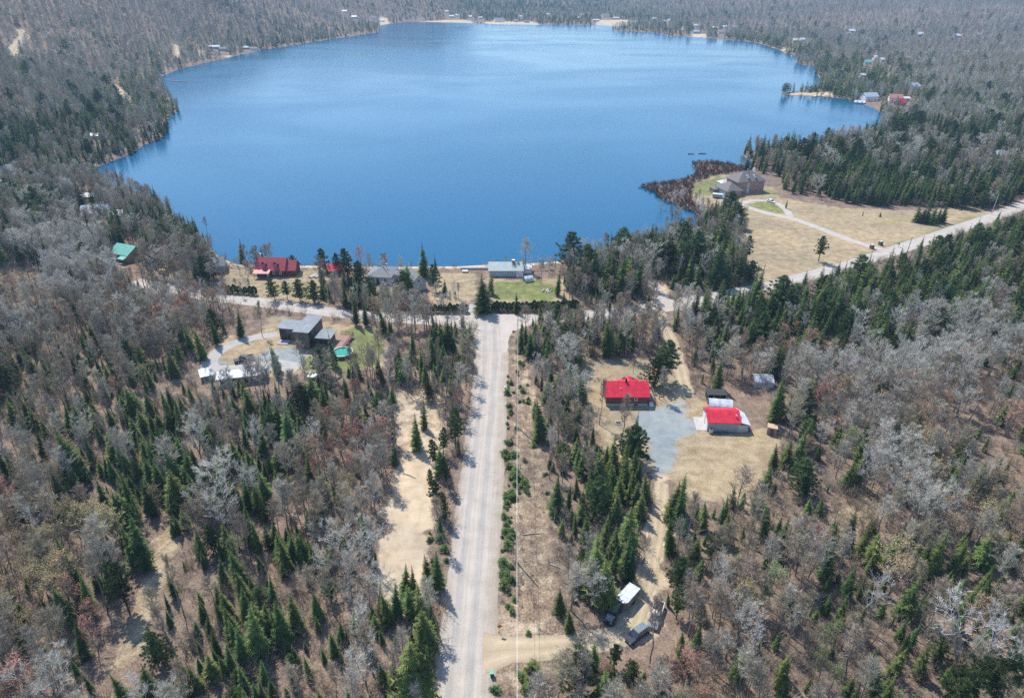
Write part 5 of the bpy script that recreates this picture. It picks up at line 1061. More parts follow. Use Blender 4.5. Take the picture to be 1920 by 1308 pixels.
b.box(-2.4,2.4,1.4,1.5,0,1.9); b.box(-2.4,-2.3,-1.3,1.4,0,1.9); b.box(2.3,2.4,-1.3,1.4,0,1.9); b.build('wall', charcoal, e); b = MB(); b.hexa([(-2.6,-1.6,2.1),(2.6,-1.6,2.1),(2.6,1.7,1.92),(-2.6,1.7,1.92)], [(-2.6,-1.6,2.2),(2.6,-1.6,2.2),(2.6,1.7,2.02),(-2.6,1.7,2.02)]); b.build('roof', charcoal, e)
for x in (-2.3,-.8,.8,2.3): b = MB(); b.tube([(x,-1.4,0),(x,-1.4,2.09)], .06, 5); b.build('post', wood_m, e)
x_, y_ = P(1446, 812); e = empty('wooden_shed', (x_, y_, 0), RAD(-20), 'small brown wooden shed with pale flat top right of the garage lawn', 'shed'); b = MB(); b.box(-1.1,1.1,-.9,.9,0,2.1); b.build('wall', wood_m, e); b = MB(); b.box(-1.2,1.2,-1.0,1.0,2.102,2.2); b.build('roof', tan_w, e); b = MB(); b.box(-.4,.4,-.95,-.902,0,1.8); b.build('door', brownboard, e)
b = MB(); r_ = random.Random(4)
P0 = [(math.cos(k*.7)*.9*r_.uniform(.7,1.2), math.sin(k*.7)*.8*r_.uniform(.7,1.2)) for k in range(9)]
b.hexa([(x, y, 0) for x, y in P0], [(x*.55, y*.55, .8+r_.uniform(-.15,.15)) for x, y in P0]); x_, y_ = P(1462, 806); thing(b, 'tarp_covered_pile', blue_tarp, 'blue tarp heaped over a pile beside the small brown wooden shed', 'tarp pile', (x_, y_, 0))
# fire pits, benches, chairs
def stone_ring(u, v, R, label, n=11):
    x, y = P(u, v); e = empty('fire_pit', (x, y, 0), 0, label, 'fire pit'); r = random.Random(int(u))
    for k in range(n):
        a = 6.283*k/n; b = MB(); s_ = r.uniform(.2,.32); pts = [(math.cos(t)*s_*r.uniform(.8,1.2), math.sin(t)*s_*r.uniform(.8,1.2)) for t in [i*1.047 for i in range(6)]]
        b.hexa([(p+math.cos(a)*R, q+math.sin(a)*R, -.05) for p, q in pts], [(p*.6+math.cos(a)*R, q*.6+math.sin(a)*R, s_*.9) for p, q in pts]); b.build('stone', stone_m, e)
    b = MB(); b.tube([(0,0,.0),(0,0,.03)], R*.8, 10); b.build('ash', charcoal, e)
stone_ring(1159.5, 793.5, .8, 'ring of pale stones on the lawn in front of the red-roofed house'); stone_ring(1170, 846, .55, 'dark small fire pit in the gravel circle below the red-roofed house', 8)
def adirondack(u, v, rz, label):
    x, y = P(u, v); e = empty('garden_chair', (x, y, 0), rz, label, 'chair', 'dark garden chairs around the fire pit'); b = MB(); b.hexa([(-.3,-.35,.36),(.3,-.35,.36),(.3,.25,.26),(-.3,.25,.26)], [(-.3,-.35,.4),(.3,-.35,.4),(.3,.25,.3),(-.3,.25,.3)]); b.build('seat', black_m, e)
    b = MB(); b.hexa([(-.3,.22,.28),(.3,.22,.28),(.3,.26,.28),(-.3,.26,.28)], [(-.36,.55,1.0),(.36,.55,1.0),(.36,.6,1.0),(-.36,.6,1.0)]); b.build('backrest', black_m, e)
    for sx in (-1, 1):
        b = MB(); b.box(sx*.42-.07, sx*.42+.07, -.4,.4,.56,.6); b.build('armrest', black_m, e)
        for yy in (-.32,.3): b = MB(); b.box(sx*.38-.035, sx*.38+.035, yy-.04, yy+.04, 0, .56); b.build('leg', black_m, e)
adirondack(1168, 836, 0, 'upper left dark garden chair by the gravel fire pit'); adirondack(1178, 836.5, -.4, 'upper right dark garden chair by the gravel fire pit'); adirondack(1169, 852, 2.7, 'lower dark garden chair by the gravel fire pit')
x_, y_ = P(1183, 806); e = empty('picnic_table', (x_, y_, 0), .1, 'brown picnic table beside the bare trees below the red-roofed house', 'picnic table'); b = MB(); b.box(-.9,.9,-.38,.38,.72,.77); b.build('tabletop', brownboard, e)
for yy in (-.7,.7): b = MB(); b.box(-.9,.9,yy-.14,yy+.14,.43,.47); b.build('bench', brownboard, e)
for xx in (-.6,.6): b = MB(); b.box(xx-.04,xx+.04,-.7,.7,.34,.42); b.box(xx-.04,xx+.04,-.3,-.2,0,.72); b.box(xx-.04,xx+.04,.2,.3,0,.72); b.build('leg', brownboard, e)

# --- modern house (corners from the photo)
def W(pts, z): return [(*P(u, v, z), z) for u, v in pts]
cC = np.array([P(576.7,624,5.7), P(547.5,621.7,5.7), P(606.7,595.8,5.7), P(576.7,592.5,5.7)])
o_ = cC[1]; ang = math.atan2(cC[0][1]-o_[1], cC[0][0]-o_[0]); MH = Bld('modern_house', 'modern dark house with three flat slate-grey roofs beside the round pool', 'house', (o_[0], o_[1], 0), ang)
MH.walls(.35, 4.75, .35, 10.6, 0, 5.5, taupe); MH.slab([(0,0,5.52),(5.2,0,5.52),(5.2,11.1,5.75),(0,11.1,5.75)], slate_membrane, .22)
b = MB(); b.box(2.55,2.62,.1,11.0,5.78,5.83); MH.part('roof_seam', b, steel); b = MB(); b.box(1.3,1.6,5.2,5.5,5.8,6.1); MH.part('roof_vent', b, white_w)
MH.walls(-6.9, .33, 5.0, 9.6, 0, 3.9, taupe, name='left_wing_wall'); MH.slab([(-7.7,4.3,3.95),(-.01,4.3,3.95),(-.01,10.2,4.1),(-7.7,10.2,4.1)], slate_membrane, .2, 'left_wing_roof')
b = MB(); b.box(-6.95,-4.9,4.9,4.995,0,3.85); MH.part('dark_panel', b, charcoal)
MH.walls(6.6, 10.6, 1.9, 6.2, .9, 3.3, taupe, name='porch_wall'); MH.slab([(6.0,1.2,3.35),(11.2,1.2,3.35),(11.2,7.0,3.5),(6.0,7.0,3.5)], slate_membrane, .18, 'porch_roof')
MH.walls(4.77, 6.59, 3.2, 6.2, 0, 3.1, taupe, name='link_wall')
for x, z, w_, h_ in ((7.7,1.3,1.5,1.5),(9.5,1.3,1.5,1.5)): MH.window('f', x, z, w_, h_, 1.9, charcoal)
MH.window('r', 1.6, .6, 1.8, 2.0, 4.75, charcoal); MH.window('r', 1.6, 3.3, 1.8, 1.8, 4.75, charcoal); MH.window('r', 5.0, 3.6, .7, 1.4, 4.75, charcoal); MH.window('f', 2.5, 3.2, 1.6, 1.4, .35, charcoal); MH.window('r', 4.0, 1.3, 1.6, 1.5, 10.6, charcoal)
MH.door('f', -4.0, .02, 1.0, 2.1, 5.0, charcoal)
b = MB(); b.box(6.2,15.2,.2,1.85,.75,.9); b.box(10.65,15.2,1.86,9.6,.75,.9)
for x in (6.4, 9, 11.5, 15.0):
    for y in (.4, 1.6): b.box(x-.08, x+.08, y-.08, y+.08, -.1, .75)
MH.part('deck', b, deck_m); MH.railing([(15.1,.4),(15.1,9.5),(10.8,9.5)], .9, 1.9, brownboard, .25); MH.railing([(6.3,.3),(9.6,.3)], .9, 1.9, brownboard, .25)
b = MB(); [b.box(9.8, 10.9, .18-.3*(k+1), .18-.3*k-.01, -.1, .72-.17*k) for k in range(4)]; MH.part('steps', b, brownboard)
b = MB(); b.box(-6.5,-3.2,1.6,4.2,.02,.25); MH.part('entry_step', b, concrete)
# pool
px_, py_ = P(642, 659, 1.2); e = empty('round_pool', (px_, py_, 0), 0, 'round above-ground pool of green water with brown wooden sides', 'pool')
def ring_(ro, ri, z0, z1, n=36):
    b = MB()
    for k in range(n):
        a, c = 6.2832*k/n, 6.2832*(k+1)/n; ca, sa, cc, sc2 = math.cos(a), math.sin(a), math.cos(c), math.sin(c)
        b.face([(ro*ca,ro*sa,z0),(ro*cc,ro*sc2,z0),(ro*cc,ro*sc2,z1),(ro*ca,ro*sa,z1)]); b.face([(ro*ca,ro*sa,z1),(ro*cc,ro*sc2,z1),(ri*cc,ri*sc2,z1),(ri*ca,ri*sa,z1)]); b.face([(ri*ca,ri*sa,z1),(ri*cc,ri*sc2,z1),(ri*cc,ri*sc2,z0),(ri*ca,ri*sa,z0)])
    return b
ring_(3.0,2.9,0,1.2).build('side_wall', mat('pool_brown', (.15,.09,.07), .8), e); ring_(3.08,2.8,1.205,1.26).build('rim', mat('pool_rim', (.55,.66,.62), .6), e)
b = MB(); b.face([(2.89*math.cos(6.2832*k/36), 2.89*math.sin(6.2832*k/36), .98) for k in range(36)]); b.build('water', mat('pool_water', (.04,.34,.23), .08, .05, .6, spec=.6), e)
b = MB(); b.tube([(1.2,2.6,.9),(1.2,2.9,2.3),(1.2,3.4,2.3),(1.2,3.5,.9)], .04, 5); b.tube([(1.7,2.6,.9),(1.7,2.9,2.3),(1.7,3.4,2.3),(1.7,3.5,.9)], .04, 5); b.build('ladder', steel, e)
shelter((*P(388,708),0), RAD(28), 3.4, 4.6, 2.6, 'pale blue-white tarp roof at the left end by the turning circle', tarp_w, gable=False)
def longroof(u0, v0, u1, v1, label, dd=4.0, hh=2.4, name='open_carport'):
    a, c = np.array(P(u0, v0, hh)), np.array(P(u1, v1, hh)); L_ = np.linalg.norm(c-a); ce = (a+c)/2; e = empty(name, (ce[0], ce[1], 0), math.atan2(c[1]-a[1], c[0]-a[0]), label, 'carport')
    b = MB(); n = 10
    for i in range(n): x0, x1 = -L_/2+L_*i/n, -L_/2+L_*(i+1)/n; b.hexa([(x0,-dd/2,hh),(x1,-dd/2,hh),(x1,dd/2,hh+.35),(x0,dd/2,hh+.35)], [(x0,-dd/2,hh+.06+.04*(i%2)),(x1,-dd/2,hh+.06+.04*(i%2)),(x1,dd/2,hh+.41),(x0,dd/2,hh+.41)])
    b.build('roof', tarp_w, e); b = MB(); b.box(-L_/2+.1,L_/2-.1,dd/2-.2,dd/2-.1,0,hh+.3); b.box(-L_/2+.1,L_/2-.1,-dd/2+.1,-dd/2+.2,hh-.35,hh-.02); b.build('back_wall', wood_m, e)
    for k in range(5): x = -L_/2+.2+(L_-.4)*k/4; b = MB(); b.box(x-.07,x+.07,-dd/2+.22,-dd/2+.36,0,hh-.02); b.build('post', wood_m, e)
longroof(405,706,499,695,'long white-roofed open carport in front of the modern house')
x_, y_ = P(588, 717); S = Bld('small_shed', 'tiny shed with a pale metal roof in the scrub below the modern house', 'shed', (x_-1.2, y_, 0), -.1); S.walls(0,2.2,0,2.0,0,1.9,wood_m); S.slab([(-.3,-.3,1.95),(2.5,-.3,1.95),(2.5,2.3,2.2),(-.3,2.3,2.2)], white_metal, .08); S.door('f',1.1,.02,.7,1.7,0,brownboard)

# --- lakefront houses
x0_, y0_ = P(480, 521); R2 = Bld('dormered_house', 'dark log house with a faded red metal roof and two dormers on the lake shore', 'house', (x0_, y0_, 0), -.02)
R2.walls(0,10.5,1.2,8.2,0,2.9,log_w,ridge=6.2); rr_ = R2.gable(0,10.5,1.2,8.2,2.9,6.2,dark_red,oh=.5)
b = MB(); b.hexa([(-.5,-1.3,2.15),(5.6,-1.3,2.15),(5.6,1.0,2.82),(-.5,1.0,2.82)], [(-.5,-1.3,2.25),(5.6,-1.3,2.25),(5.6,1.0,2.92),(-.5,1.0,2.92)]); R2.part('porch_roof', b, dark_red)
for x in (-.2,1.7,3.6,5.4): b = MB(); b.tube([(x,-1.1,0),(x,-1.1,2.18)], .09, 6); R2.part('porch_post', b, log_w)
for x in (2.9,7.3):
    b = MB(); b.box(x-.75,x+.75,1.9,4.2,3.2,5.1); dm = R2.part('dormer', b, log_w); b = MB()
    for sg in (-1,1): q = [(x+sg*1.0,1.6,4.75),(x,1.6,5.75),(x,4.6,5.75),(x+sg*1.0,4.6,4.75)]; q = q if sg < 0 else q[::-1]; b.hexa(q, [(a,c,d+.1) for a,c,d in q])
    R2.part('dormer_roof', b, dark_red, dm); R2.window('f', x, 3.75, .8, 1.0, 1.9)
R2.walls(10.51,14.4,1.8,7.6,0,2.6,log_w,ridge=5.3,name='wing_wall'); R2.gable(10.9,14.4,1.8,7.6,2.6,5.3,dark_red,oh=.38,name='wing_roof')
for x in (6.5,9.0): R2.window('f', x, 1.0, .9, 1.1, 1.2)
R2.door('f', 4.2, .02, .9, 2.0, 1.2); R2.chimney(.8, 6.2, 4.6, 7.2, .5, steel, True)
x_, y_ = P(632, 519); S = Bld('red_roofed_cabin', 'small cabin with a bright pinkish red roof half hidden by pines on the shore', 'cabin', (x_-2.5, y_, 0), .55); S.walls(0,5,0,5,0,2.4,brownboard,ridge=4.0); S.gable(0,5,0,5,2.4,4.0,mat('pink_red_metal',(.75,.08,.10),.5),oh=.35); S.window('f',2.5,.9,1,1,0)
x0_, y0_ = P(690, 531); S = Bld('hip_roofed_house', 'white house with a grey hip roof behind pines on the lake shore', 'house', (x0_, y0_, 0), -.12)
S.walls(0,8.6,0,9.5,0,2.8,lgrey_w); S.hip(0,8.6,0,9.5,2.8,5.2,grey_shingle,.5); S.walls(8.61,11.8,3.5,8,0,2.5,lgrey_w,name='wing_wall'); S.hip(9.1,11.8,3.5,8,2.5,3.9,grey_shingle,.48,name='wing_roof')
S.window('f',1.8,.8,1.3,1.4,0); S.window('f',6.6,.9,1.1,1.2,0); S.window('r',2.0,.9,1.1,1.2,8.6); S.door('f',3.8,.02,.9,2.05,0,charcoal); S.chimney(6.0,5.0,4.6,5.8,.35,steel,True)
x0_, y0_ = P(778, 547); S = Bld('steep_grey_cottage', 'pale cottage with a steep grey roof turned gable-first to the lake road', 'cottage', (x0_, y0_, 0), .5)
S.walls(-1,4.4,0,8,0,3.0,lgrey_w,ridge=5.9,axis='y'); S.gable(-1,4.4,0,8,3.0,5.9,grey_shingle,axis='y',oh=.4); S.window('f',1.7,3.4,.9,1,0); S.door('f',.4,.02,.9,2,0,white_w); S.chimney(.3,2.5,4.2,5.6,.2,steel,True)
x0_, y0_ = P(918.5, 519.5); S = Bld('long_lake_house', 'long low house with pale green-grey metal roof and bluish walls facing the lawn', 'house', (x0_, y0_, 0), 0)
S.walls(2.0,12.2,.4,8.0,0,2.5,blue_w,ridge=4.3); S.gable(-.2,12.2,.4,8.0,2.5,4.3,pale_green_roof,oh=.4); S.walls(9.9,12.23,-.05,.38,0,2.3,white_w,name='porch_wall'); S.walls(-.2,1.98,.5,7.9,0,2.48,blue_w,name='end_wall')
for x in (3.4,4.3,7.7,8.5): S.window('f',x,1.1,.6,.8,.4,white_w)
S.window('f',10.6,.9,.5,1.1,-.05); S.door('f',11.4,.02,.8,1.9,-.05,lgrey_w); b = MB(); b.box(8.3,9.2,3.6,4.4,4.1,5.2); S.part('chimney', b, charcoal); b = MB(); b.box(8.2,9.3,3.5,4.5,5.203,5.32); S.part('chimney_cap', b, white_w)
S.walls(12.3,12.9,1.2,5.5,0,2.2,blue_w,name='side_wall')
x_, y_ = P(987, 513); S = Bld('white_lean_to', 'white flat-roofed shelter at the right end of the long lake house', 'shelter', (x_-1.9, y_, 0), 0); S.walls(0,3.8,0,3.2,0,1.9,white_w); S.slab([(-.15,-.2,1.95),(3.95,-.2,1.95),(3.95,3.4,2.1),(-.15,3.4,2.1)], white_metal,.08)
x_, y_ = P(990, 527); shelter((x_, y_, 0), .35, 3.4, 2.4, 2.2, 'rounded white and blue boat shelter on the lawn beside the long lake house')
# beach seawall, pier
x0_, y0_ = P(864, 505); x1_, _ = P(917, 505); b = MB(); b.box(x0_, x1_, y0_-.25, y0_+.25, -.3, .75); thing(b, 'retaining_wall', concrete, 'straight pale retaining wall between beach and lawn, left of the long house', 'retaining wall')
e = empty('garden_table', (*P(872,510.5),0), 0, 'white table on the grass before the retaining wall', 'table'); b = MB(); b.box(-1.1,1.1,-.5,.5,.7,.78); b.build('tabletop', white_w, e)
for sx in (-.9,.9): b = MB(); b.box(sx-.06,sx+.06,-.4,.4,0,.7); b.build('leg', wood_m, e)
for (u, v), rz, lab in (((588,518),.15,'left one of two overturned pale boats on the shore lawn'),((598,518),.15,'right one of two overturned pale boats on the shore lawn')):
    e = empty('rowing_boat', (*P(u,v),0), RAD(62), lab, 'boat', 'boats on the shore lawn'); b = MB(); rings = [(-2.0,.6),(-1,.72),(0,.74),(1,.6),(1.8,.3),(2.2,.03)]
    for (xa, ra), (xb, rb) in zip(rings[:-1], rings[1:]):
        for k in range(5): t0, t1 = math.pi*k/5, math.pi*(k+1)/5; b.face([(xa,ra*math.cos(t0),.12+ra*.75*math.sin(t0)),(xb,rb*math.cos(t0),.12+rb*.75*math.sin(t0)),(xb,rb*math.cos(t1),.12+rb*.75*math.sin(t1)),(xa,ra*math.cos(t1),.12+ra*.75*math.sin(t1))])
    b.build('hull', lgrey_w, e); b = MB(); b.box(-2.02,-1.98,-.55,.55,.1,.6); b.build('transom', wood_m, e)
# junk heap by the fir
r_ = random.Random(8); b = MB(); 
for k in range(14): a = r_.random()*3.14; M = Matrix.Translation((r_.uniform(-1.6,1.6), r_.uniform(-1.3,1.3), .15+r_.random()*.4)) @ Matrix.Rotation(a,4,'Z') @ Matrix.Rotation(r_.uniform(-.3,.3),4,'X'); b.box(-.9,.9,-.08,.08,-.04,.04,k % 2,M)
thing(b, 'scrap_wood_heap', [white_w, wood_m], 'heap of white and brown scrap boards under the bare shrubs by the hedge', 'scrap heap', (*P(1024,545),0))
# grey gabled house by the round pine, with ramp
x0_, y0_ = P(404, 513); S = Bld('grey_gabled_house', 'grey gabled house behind the round full pine near the left shore', 'house', (x0_, y0_, 0), .30); S.walls(-8,3.6,0,6.5,0,3.0,grey_w,ridge=5.2); S.gable(-8,3.6,0,6.5,3.0,5.2,grey_shingle,oh=.4); S.window('r',3.2,1.0,1.1,1.2,3.6); S.chimney(-5,3.2,4.8,6.4,.5,white_w)
x0_, y0_ = P(348,500); S.railing([(-9,-3.5),(-9,0),(-8.2,0)], .3,1.3,white_w,.4); b = MB(); b.box(-9.1,-8.1,-3.6,2,0.1,.3); S.part('ramp', b, wood_m)
x0_, y0_ = P(243, 492); S = Bld('teal_roofed_house', 'house with a broad teal metal roof in the bare trees near the left shore', 'house', (x0_-8.6, y0_+3.5, 0), -.42); S.walls(0,9.5,0,8.5,0,3.0,tan_w,ridge=5.2); S.gable(0,9.5,0,8.5,3.0,5.2,teal_roof,oh=.5); b = MB(); b.hexa([(6.6,-2.6,2.1),(9.9,-2.6,2.1),(9.9,-.45,2.6),(6.6,-.45,2.6)],[(6.6,-2.6,2.2),(9.9,-2.6,2.2),(9.9,-.45,2.7),(6.6,-.45,2.7)]); S.part('porch_roof', b, teal_roof); S.window('f',2.5,1,1.2,1.2,0); S.window('f',5,1,1.2,1.2,0)
for x in (6.8,9.7): b = MB(); b.tube([(x,-2.4,0),(x,-2.4,2.14)], .08, 5); S.part('porch_post', b, wood_m)

# --- brick villa by the field
a_ = np.array(P(1375, 371)); c_ = np.array(P(1440, 356)); ang = RAD(16)
V = Bld('brick_villa', 'large red brick villa with brown hip roofs at the head of the looped driveway', 'house', (a_[0]-1.2, a_[1]+1.0, 0), ang)
V.walls(6.0,21.5,4.0,14.5,0,6.0,brick); V.hip(6.0,21.5,4.0,14.5,6.0,10.2,brown_shingle,.55,inset=6.0)
V.walls(-2.2,5.98,0,10.5,0,3.0,brick,name='garage_wall'); V.hip(-2.2,6.6,0,10.5,3.0,6.3,brown_shingle,.5,name='garage_roof',axis='y',inset=4.6)
V.walls(-5.2,-2.22,7.5,12.0,0,2.4,wood_m,name='annex_wall'); V.slab([(-5.5,7.2,2.42),(-2.25,7.2,2.42),(-2.25,12.3,2.6),(-5.5,12.3,2.6)], brown_shingle, .12, 'annex_roof')
for c in (2.4,6.0): V.door('l', c, .02, 2.9, 2.3, -2.2, mat('pale_cyan_paint',(.42,.58,.66),.5), 'garage_door')
V.window('f',1.2,.8,1.6,1.5,0); V.window('f',4.2,.8,1.2,1.5,0)
for x in (7.6,10.2,14.0,16.6,19.6): V.window('f',x,3.9,1.1,1.5,4.0); V.window('f',x,.8,1.1,1.7,4.0)
b = MB(); b.box(11.2,13.0,3.86,3.99,0,5.6); V.part('entry_panel', b, tan_w); V.door('f',12.1,.02,1.2,2.3,3.85,mat('pale_cyan_paint',(.42,.58,.66),.5))
b = MB(); b.box(6.0,21.5,3.93,3.995,5.7,5.95); V.part('cornice', b, white_w)
for x in (12.2,16.2): b = MB(); b.box(x-.55,x+.55,5.2,7.4,6.9,8.3); dm = V.part('dormer', b, white_w); b = MB(); b.hexa([(x-.7,5.0,8.31),(x+.7,5.0,8.31),(x+.7,7.8,8.31),(x-.7,7.8,8.31)],[(x-.1,5.0,8.8),(x+.1,5.0,8.8),(x+.1,7.8,8.8),(x-.1,7.8,8.8)]); V.part('dormer_roof', b, grey_shingle, dm)
V.chimney(19,11,8.5,10.8,.7,white_w); V.chimney(0.6,3.2,4.2,5.3,.4,steel,True); V.chimney(14,9.3,10,11,.3,steel,True)
x_, y_ = P(1352, 345); S = Bld('white_gazebo', 'small building with a bright white roof tucked behind the brick villa', 'gazebo', (a_[0]-2, a_[1]+15.5, 0), ang); S.walls(0,5.5,0,4.0,0,3.2,white_w); S.hip(0,5.5,0,4,3.2,4.4,white_metal,.5); S.window('f',2.7,1,1.4,1.3,0)

# --- small houses round the lake
WM = {'white': white_w, 'grey': grey_w, 'tan': tan_w, 'blue': blue_w, 'red': redp}
RM = {'white': white_metal, 'grey': grey_shingle, 'teal': teal_roof, 'purple': purple_m, 'bluegrey': bluegrey_m, 'blue': mat('pale_blue_metal',(.38,.44,.50),.5), 'brick': mat('rusty_roof',(.38,.18,.14),.7), 'red': red_roof}
for (p_, w_, d_, wh, rs, rz, rf, wl, lab) in FH:
    x, y, z = p_; S = Bld('lake_cottage', lab, 'cottage', (x, y, z - .2), rz, 'small houses around the lake')
    S.walls(-w_/2, w_/2, 0, d_, 0, wh, WM[wl], ridge=wh+rs); S.gable(-w_/2, w_/2, 0, d_, wh, wh+rs, RM[rf], oh=.5, th=.2)
    if y < 1200:
        for q in (-.25, .25): S.window('f', w_*q, 1.0, 1.3, 1.3, 0)

# ------------------------------------------------------------------ vehicles
tyre_m = mat('tyre_rubber', (.02,.02,.02), .8); lamp_m = mat('lamp_glass', (.7,.7,.68), .2)
def vehicle(name, label, cat, loc, rz, L_, W_, H_, col, kind='suv', roofcol=None, extra=None):
    "x is forward"
    e = empty(name, loc, rz, label, cat); body_m = mat('paint_' + '_'.join(f'{int(c*100)}' for c in col), col, .3, .04, 1, spec=.6)
    h0 = .38; hb = H_*.55
    b = MB(); l2, w2 = L_/2, W_/2
    b.hexa([(-l2+.1,-w2+.05,h0),(l2-.1,-w2+.05,h0),(l2-.1,w2-.05,h0),(-l2+.1,w2-.05,h0)], [(-l2,-w2,hb-.1),(l2,-w2,hb-.18),(l2,w2,hb-.18),(-l2,w2,hb-.1)])
    b.hexa([(-l2,-w2,hb-.098),(l2,-w2,hb-.178),(l2,w2,hb-.178),(-l2,w2,hb-.098)], [(-l2+.08,-w2+.1,hb),(l2-.15,-w2+.1,hb-.08),(l2-.15,w2-.1,hb-.08),(-l2+.08,w2-.1,hb)])
    b.build('body', body_m, e)
    if kind == 'pickup': x0, x1, x2, x3 = -.10*L_, -.04*L_, .12*L_, .24*L_
    elif kind == 'jeep': x0, x1, x2, x3 = -.49*L_, -.46*L_, .08*L_, .13*L_
    elif kind == 'sedan': x0, x1, x2, x3 = -.38*L_, -.22*L_, .08*L_, .26*L_
    else: x0, x1, x2, x3 = -.47*L_, -.38*L_, .10*L_, .24*L_
    a = w2-.14; t = w2-.28; b = MB(); b.hexa([(x0,-a,hb),(x3,-a,hb-.06),(x3,a,hb-.06),(x0,a,hb)], [(x1,-t,H_-.06),(x2,-t,H_-.06),(x2,t,H_-.06),(x1,t,H_-.06)]); b.build('cabin_glass', glass, e)
    rc = mat('paint_' + '_'.join(f'{int(c*100)}' for c in roofcol), roofcol, .35, .04, 1) if roofcol else body_m
    b = MB(); b.hexa([(x1-.03,-t-.03,H_-.058),(x2+.03,-t-.03,H_-.058),(x2+.03,t+.03,H_-.058),(x1-.03,t+.03,H_-.058)], [(x1+.05,-t+.05,H_),(x2-.05,-t+.05,H_),(x2-.05,t-.05,H_),(x1+.05,t-.05,H_)]); b.build('roof', rc, e)
    for sx in (-1, 1):
        for sy in (-1, 1):
            cx_, cy_ = sx*L_*.31, sy*(w2-.08); b = MB(); b.tube([(cx_,cy_-.11,.34),(cx_,cy_+.11,.34)], .34, 14); wh_ = b.build('wheel', tyre_m, e); b = MB(); b.tube([(cx_,cy_+sy*.08,.34),(cx_,cy_+sy*.125,.34)], .19, 10); b.build('rim', steel, wh_)
    for sy in (-1, 1): b = MB(); b.box(l2-.06,l2+.02,sy*(w2-.3)-.17,sy*(w2-.3)+.17,hb-.36,hb-.2); b.build('headlight', lamp_m, e); b = MB(); b.box(-l2-.02,-l2+.06,sy*(w2-.2)-.1,sy*(w2-.2)+.1,hb-.4,hb-.15); b.build('tail_light', redp, e)
    if kind == 'pickup':
        b = MB(); y = w2-.02; b.box(-l2+.02,x0-.1,-y,-y+.1,hb+.002,hb+.22); b.box(-l2+.02,x0-.1,y-.1,y,hb+.002,hb+.22); b.box(-l2+.02,-l2+.1,-y+.1,y-.1,hb+.002,hb+.22); b.build('cargo_bed', extra or body_m, e); b = MB(); b.box(-l2+.12,x0-.12,-y+.12,y-.12,hb+.003,hb+.01); b.build('bed_liner', black_m, e)
    return e
def between(rear, front, z): a, c = np.array(P(*rear, z)), np.array(P(*front, z)); m_ = (a+c)/2; return (m_[0], m_[1], 0), math.atan2(c[1]-a[1], c[0]-a[0])
loc, rz = between((1156.5,1134), (1143,1156), 1.2); e = vehicle('parked_jeep', 'boxy dark off-road car with a pale hood and greenish roof hitched to the white-roofed trailer', 'off-road car', loc, rz, 4.6, 1.85, 1.85, (.05,.05,.05), 'jeep', (.16,.20,.19))
b = MB(); b.hexa([(.75,-.72,1.0),(2.0,-.66,.95),(2.0,.66,.95),(.75,.72,1.0)],[(.78,-.68,1.06),(1.95,-.6,1.01),(1.95,.6,1.01),(.78,.68,1.06)]); b.build('hood', mat('pale_camo',(.50,.48,.45),.5,.3,2.0,col2=(.10,.10,.10)), e); b = MB(); b.box(2.3,2.5,-.9,.9,.45,.7); b.build('bumper', black_m, e)
loc, rz = between((1188.5,1099), (1169,1121), 2.3); e = empty('camping_trailer', loc, rz, 'brown boxy trailer with a scuffed white roof at the edge of the sandy track', 'trailer')
b = MB(); b.box(-2.1,2.0,-1.1,1.1,.55,2.2); b.hexa([(2.002,-1.1,.55),(2.7,-.75,.7),(2.7,.75,.7),(2.002,1.1,.55)],[(2.002,-1.1,2.2),(2.5,-.75,2.1),(2.5,.75,2.1),(2.002,1.1,2.2)]); b.build('body', mat('brown_trailer_wall',(.24,.19,.155),.7,.2,2), e); b = MB(); b.hexa([(-2.2,-1.18,2.203),(2.0,-1.18,2.203),(2.65,-.7,2.203),(2.65,.7,2.203),(2.0,1.18,2.203),(-2.2,1.18,2.203)],[(-2.15,-1.12,2.28),(2.0,-1.12,2.28),(2.6,-.66,2.28),(2.6,.66,2.28),(2.0,1.12,2.28),(-2.15,1.12,2.28)]); b.build('roof', tarp_w, e)
for sy in (-1,1): b = MB(); b.tube([(-.2,sy*1.12-.1,.33),(-.2,sy*1.12+.1,.33)], .33, 12); b.build('wheel', tyre_m, e)
b = MB(); b.box(2.7,3.5,-.05,.05,.45,.55); b.build('drawbar', black_m, e); b = MB(); b.box(-1.0,.2,-1.13,-1.102,1.2,1.8); b.build('window', glass, e)
loc, rz = between((1236.5,1130), (1224,1172), .9); e = vehicle('grey_pickup', 'grey pickup with a pale cab roof and open white-rimmed bed beside the tall bare tree', 'pickup', loc, rz, 5.9, 1.9, 1.75, (.24,.27,.29), 'pickup', (.62,.58,.56), extra=white_w)
loc, rz = between((1209,1172.5), (1182,1192), 1.4); e = vehicle('dark_minivan', 'dark van with a ribbed blue-grey roof nearest the bottom of the sandy turnaround', 'van', loc, rz, 4.9, 1.9, 1.8, (.045,.045,.05), 'suv', (.15,.20,.22))
for k in range(6): b = MB(); b.box(-1.7+k*.38,-1.64+k*.38,-.6,.6,1.802,1.85); b.build('roof_bar', steel, e)
loc, rz = between((473,668), (441,675), .9); e = vehicle('black_pickup', 'black pickup parked in the turning circle of the modern house', 'pickup', loc, rz, 5.6, 1.95, 1.85, (.03,.035,.045), 'pickup')
loc, rz = between((1362,375.5), (1377,381), .9); vehicle('blue_pickup', 'dark blue pickup on the paved court of the brick villa', 'pickup', loc, rz, 5.8, 2.0, 1.85, (.03,.07,.16), 'pickup')
loc, rz = between((1440,374), (1452,378), .8); vehicle('white_sedan', 'white car parked on the villa driveway loop', 'car', loc, rz, 4.7, 1.8, 1.4, (.75,.76,.78), 'sedan')
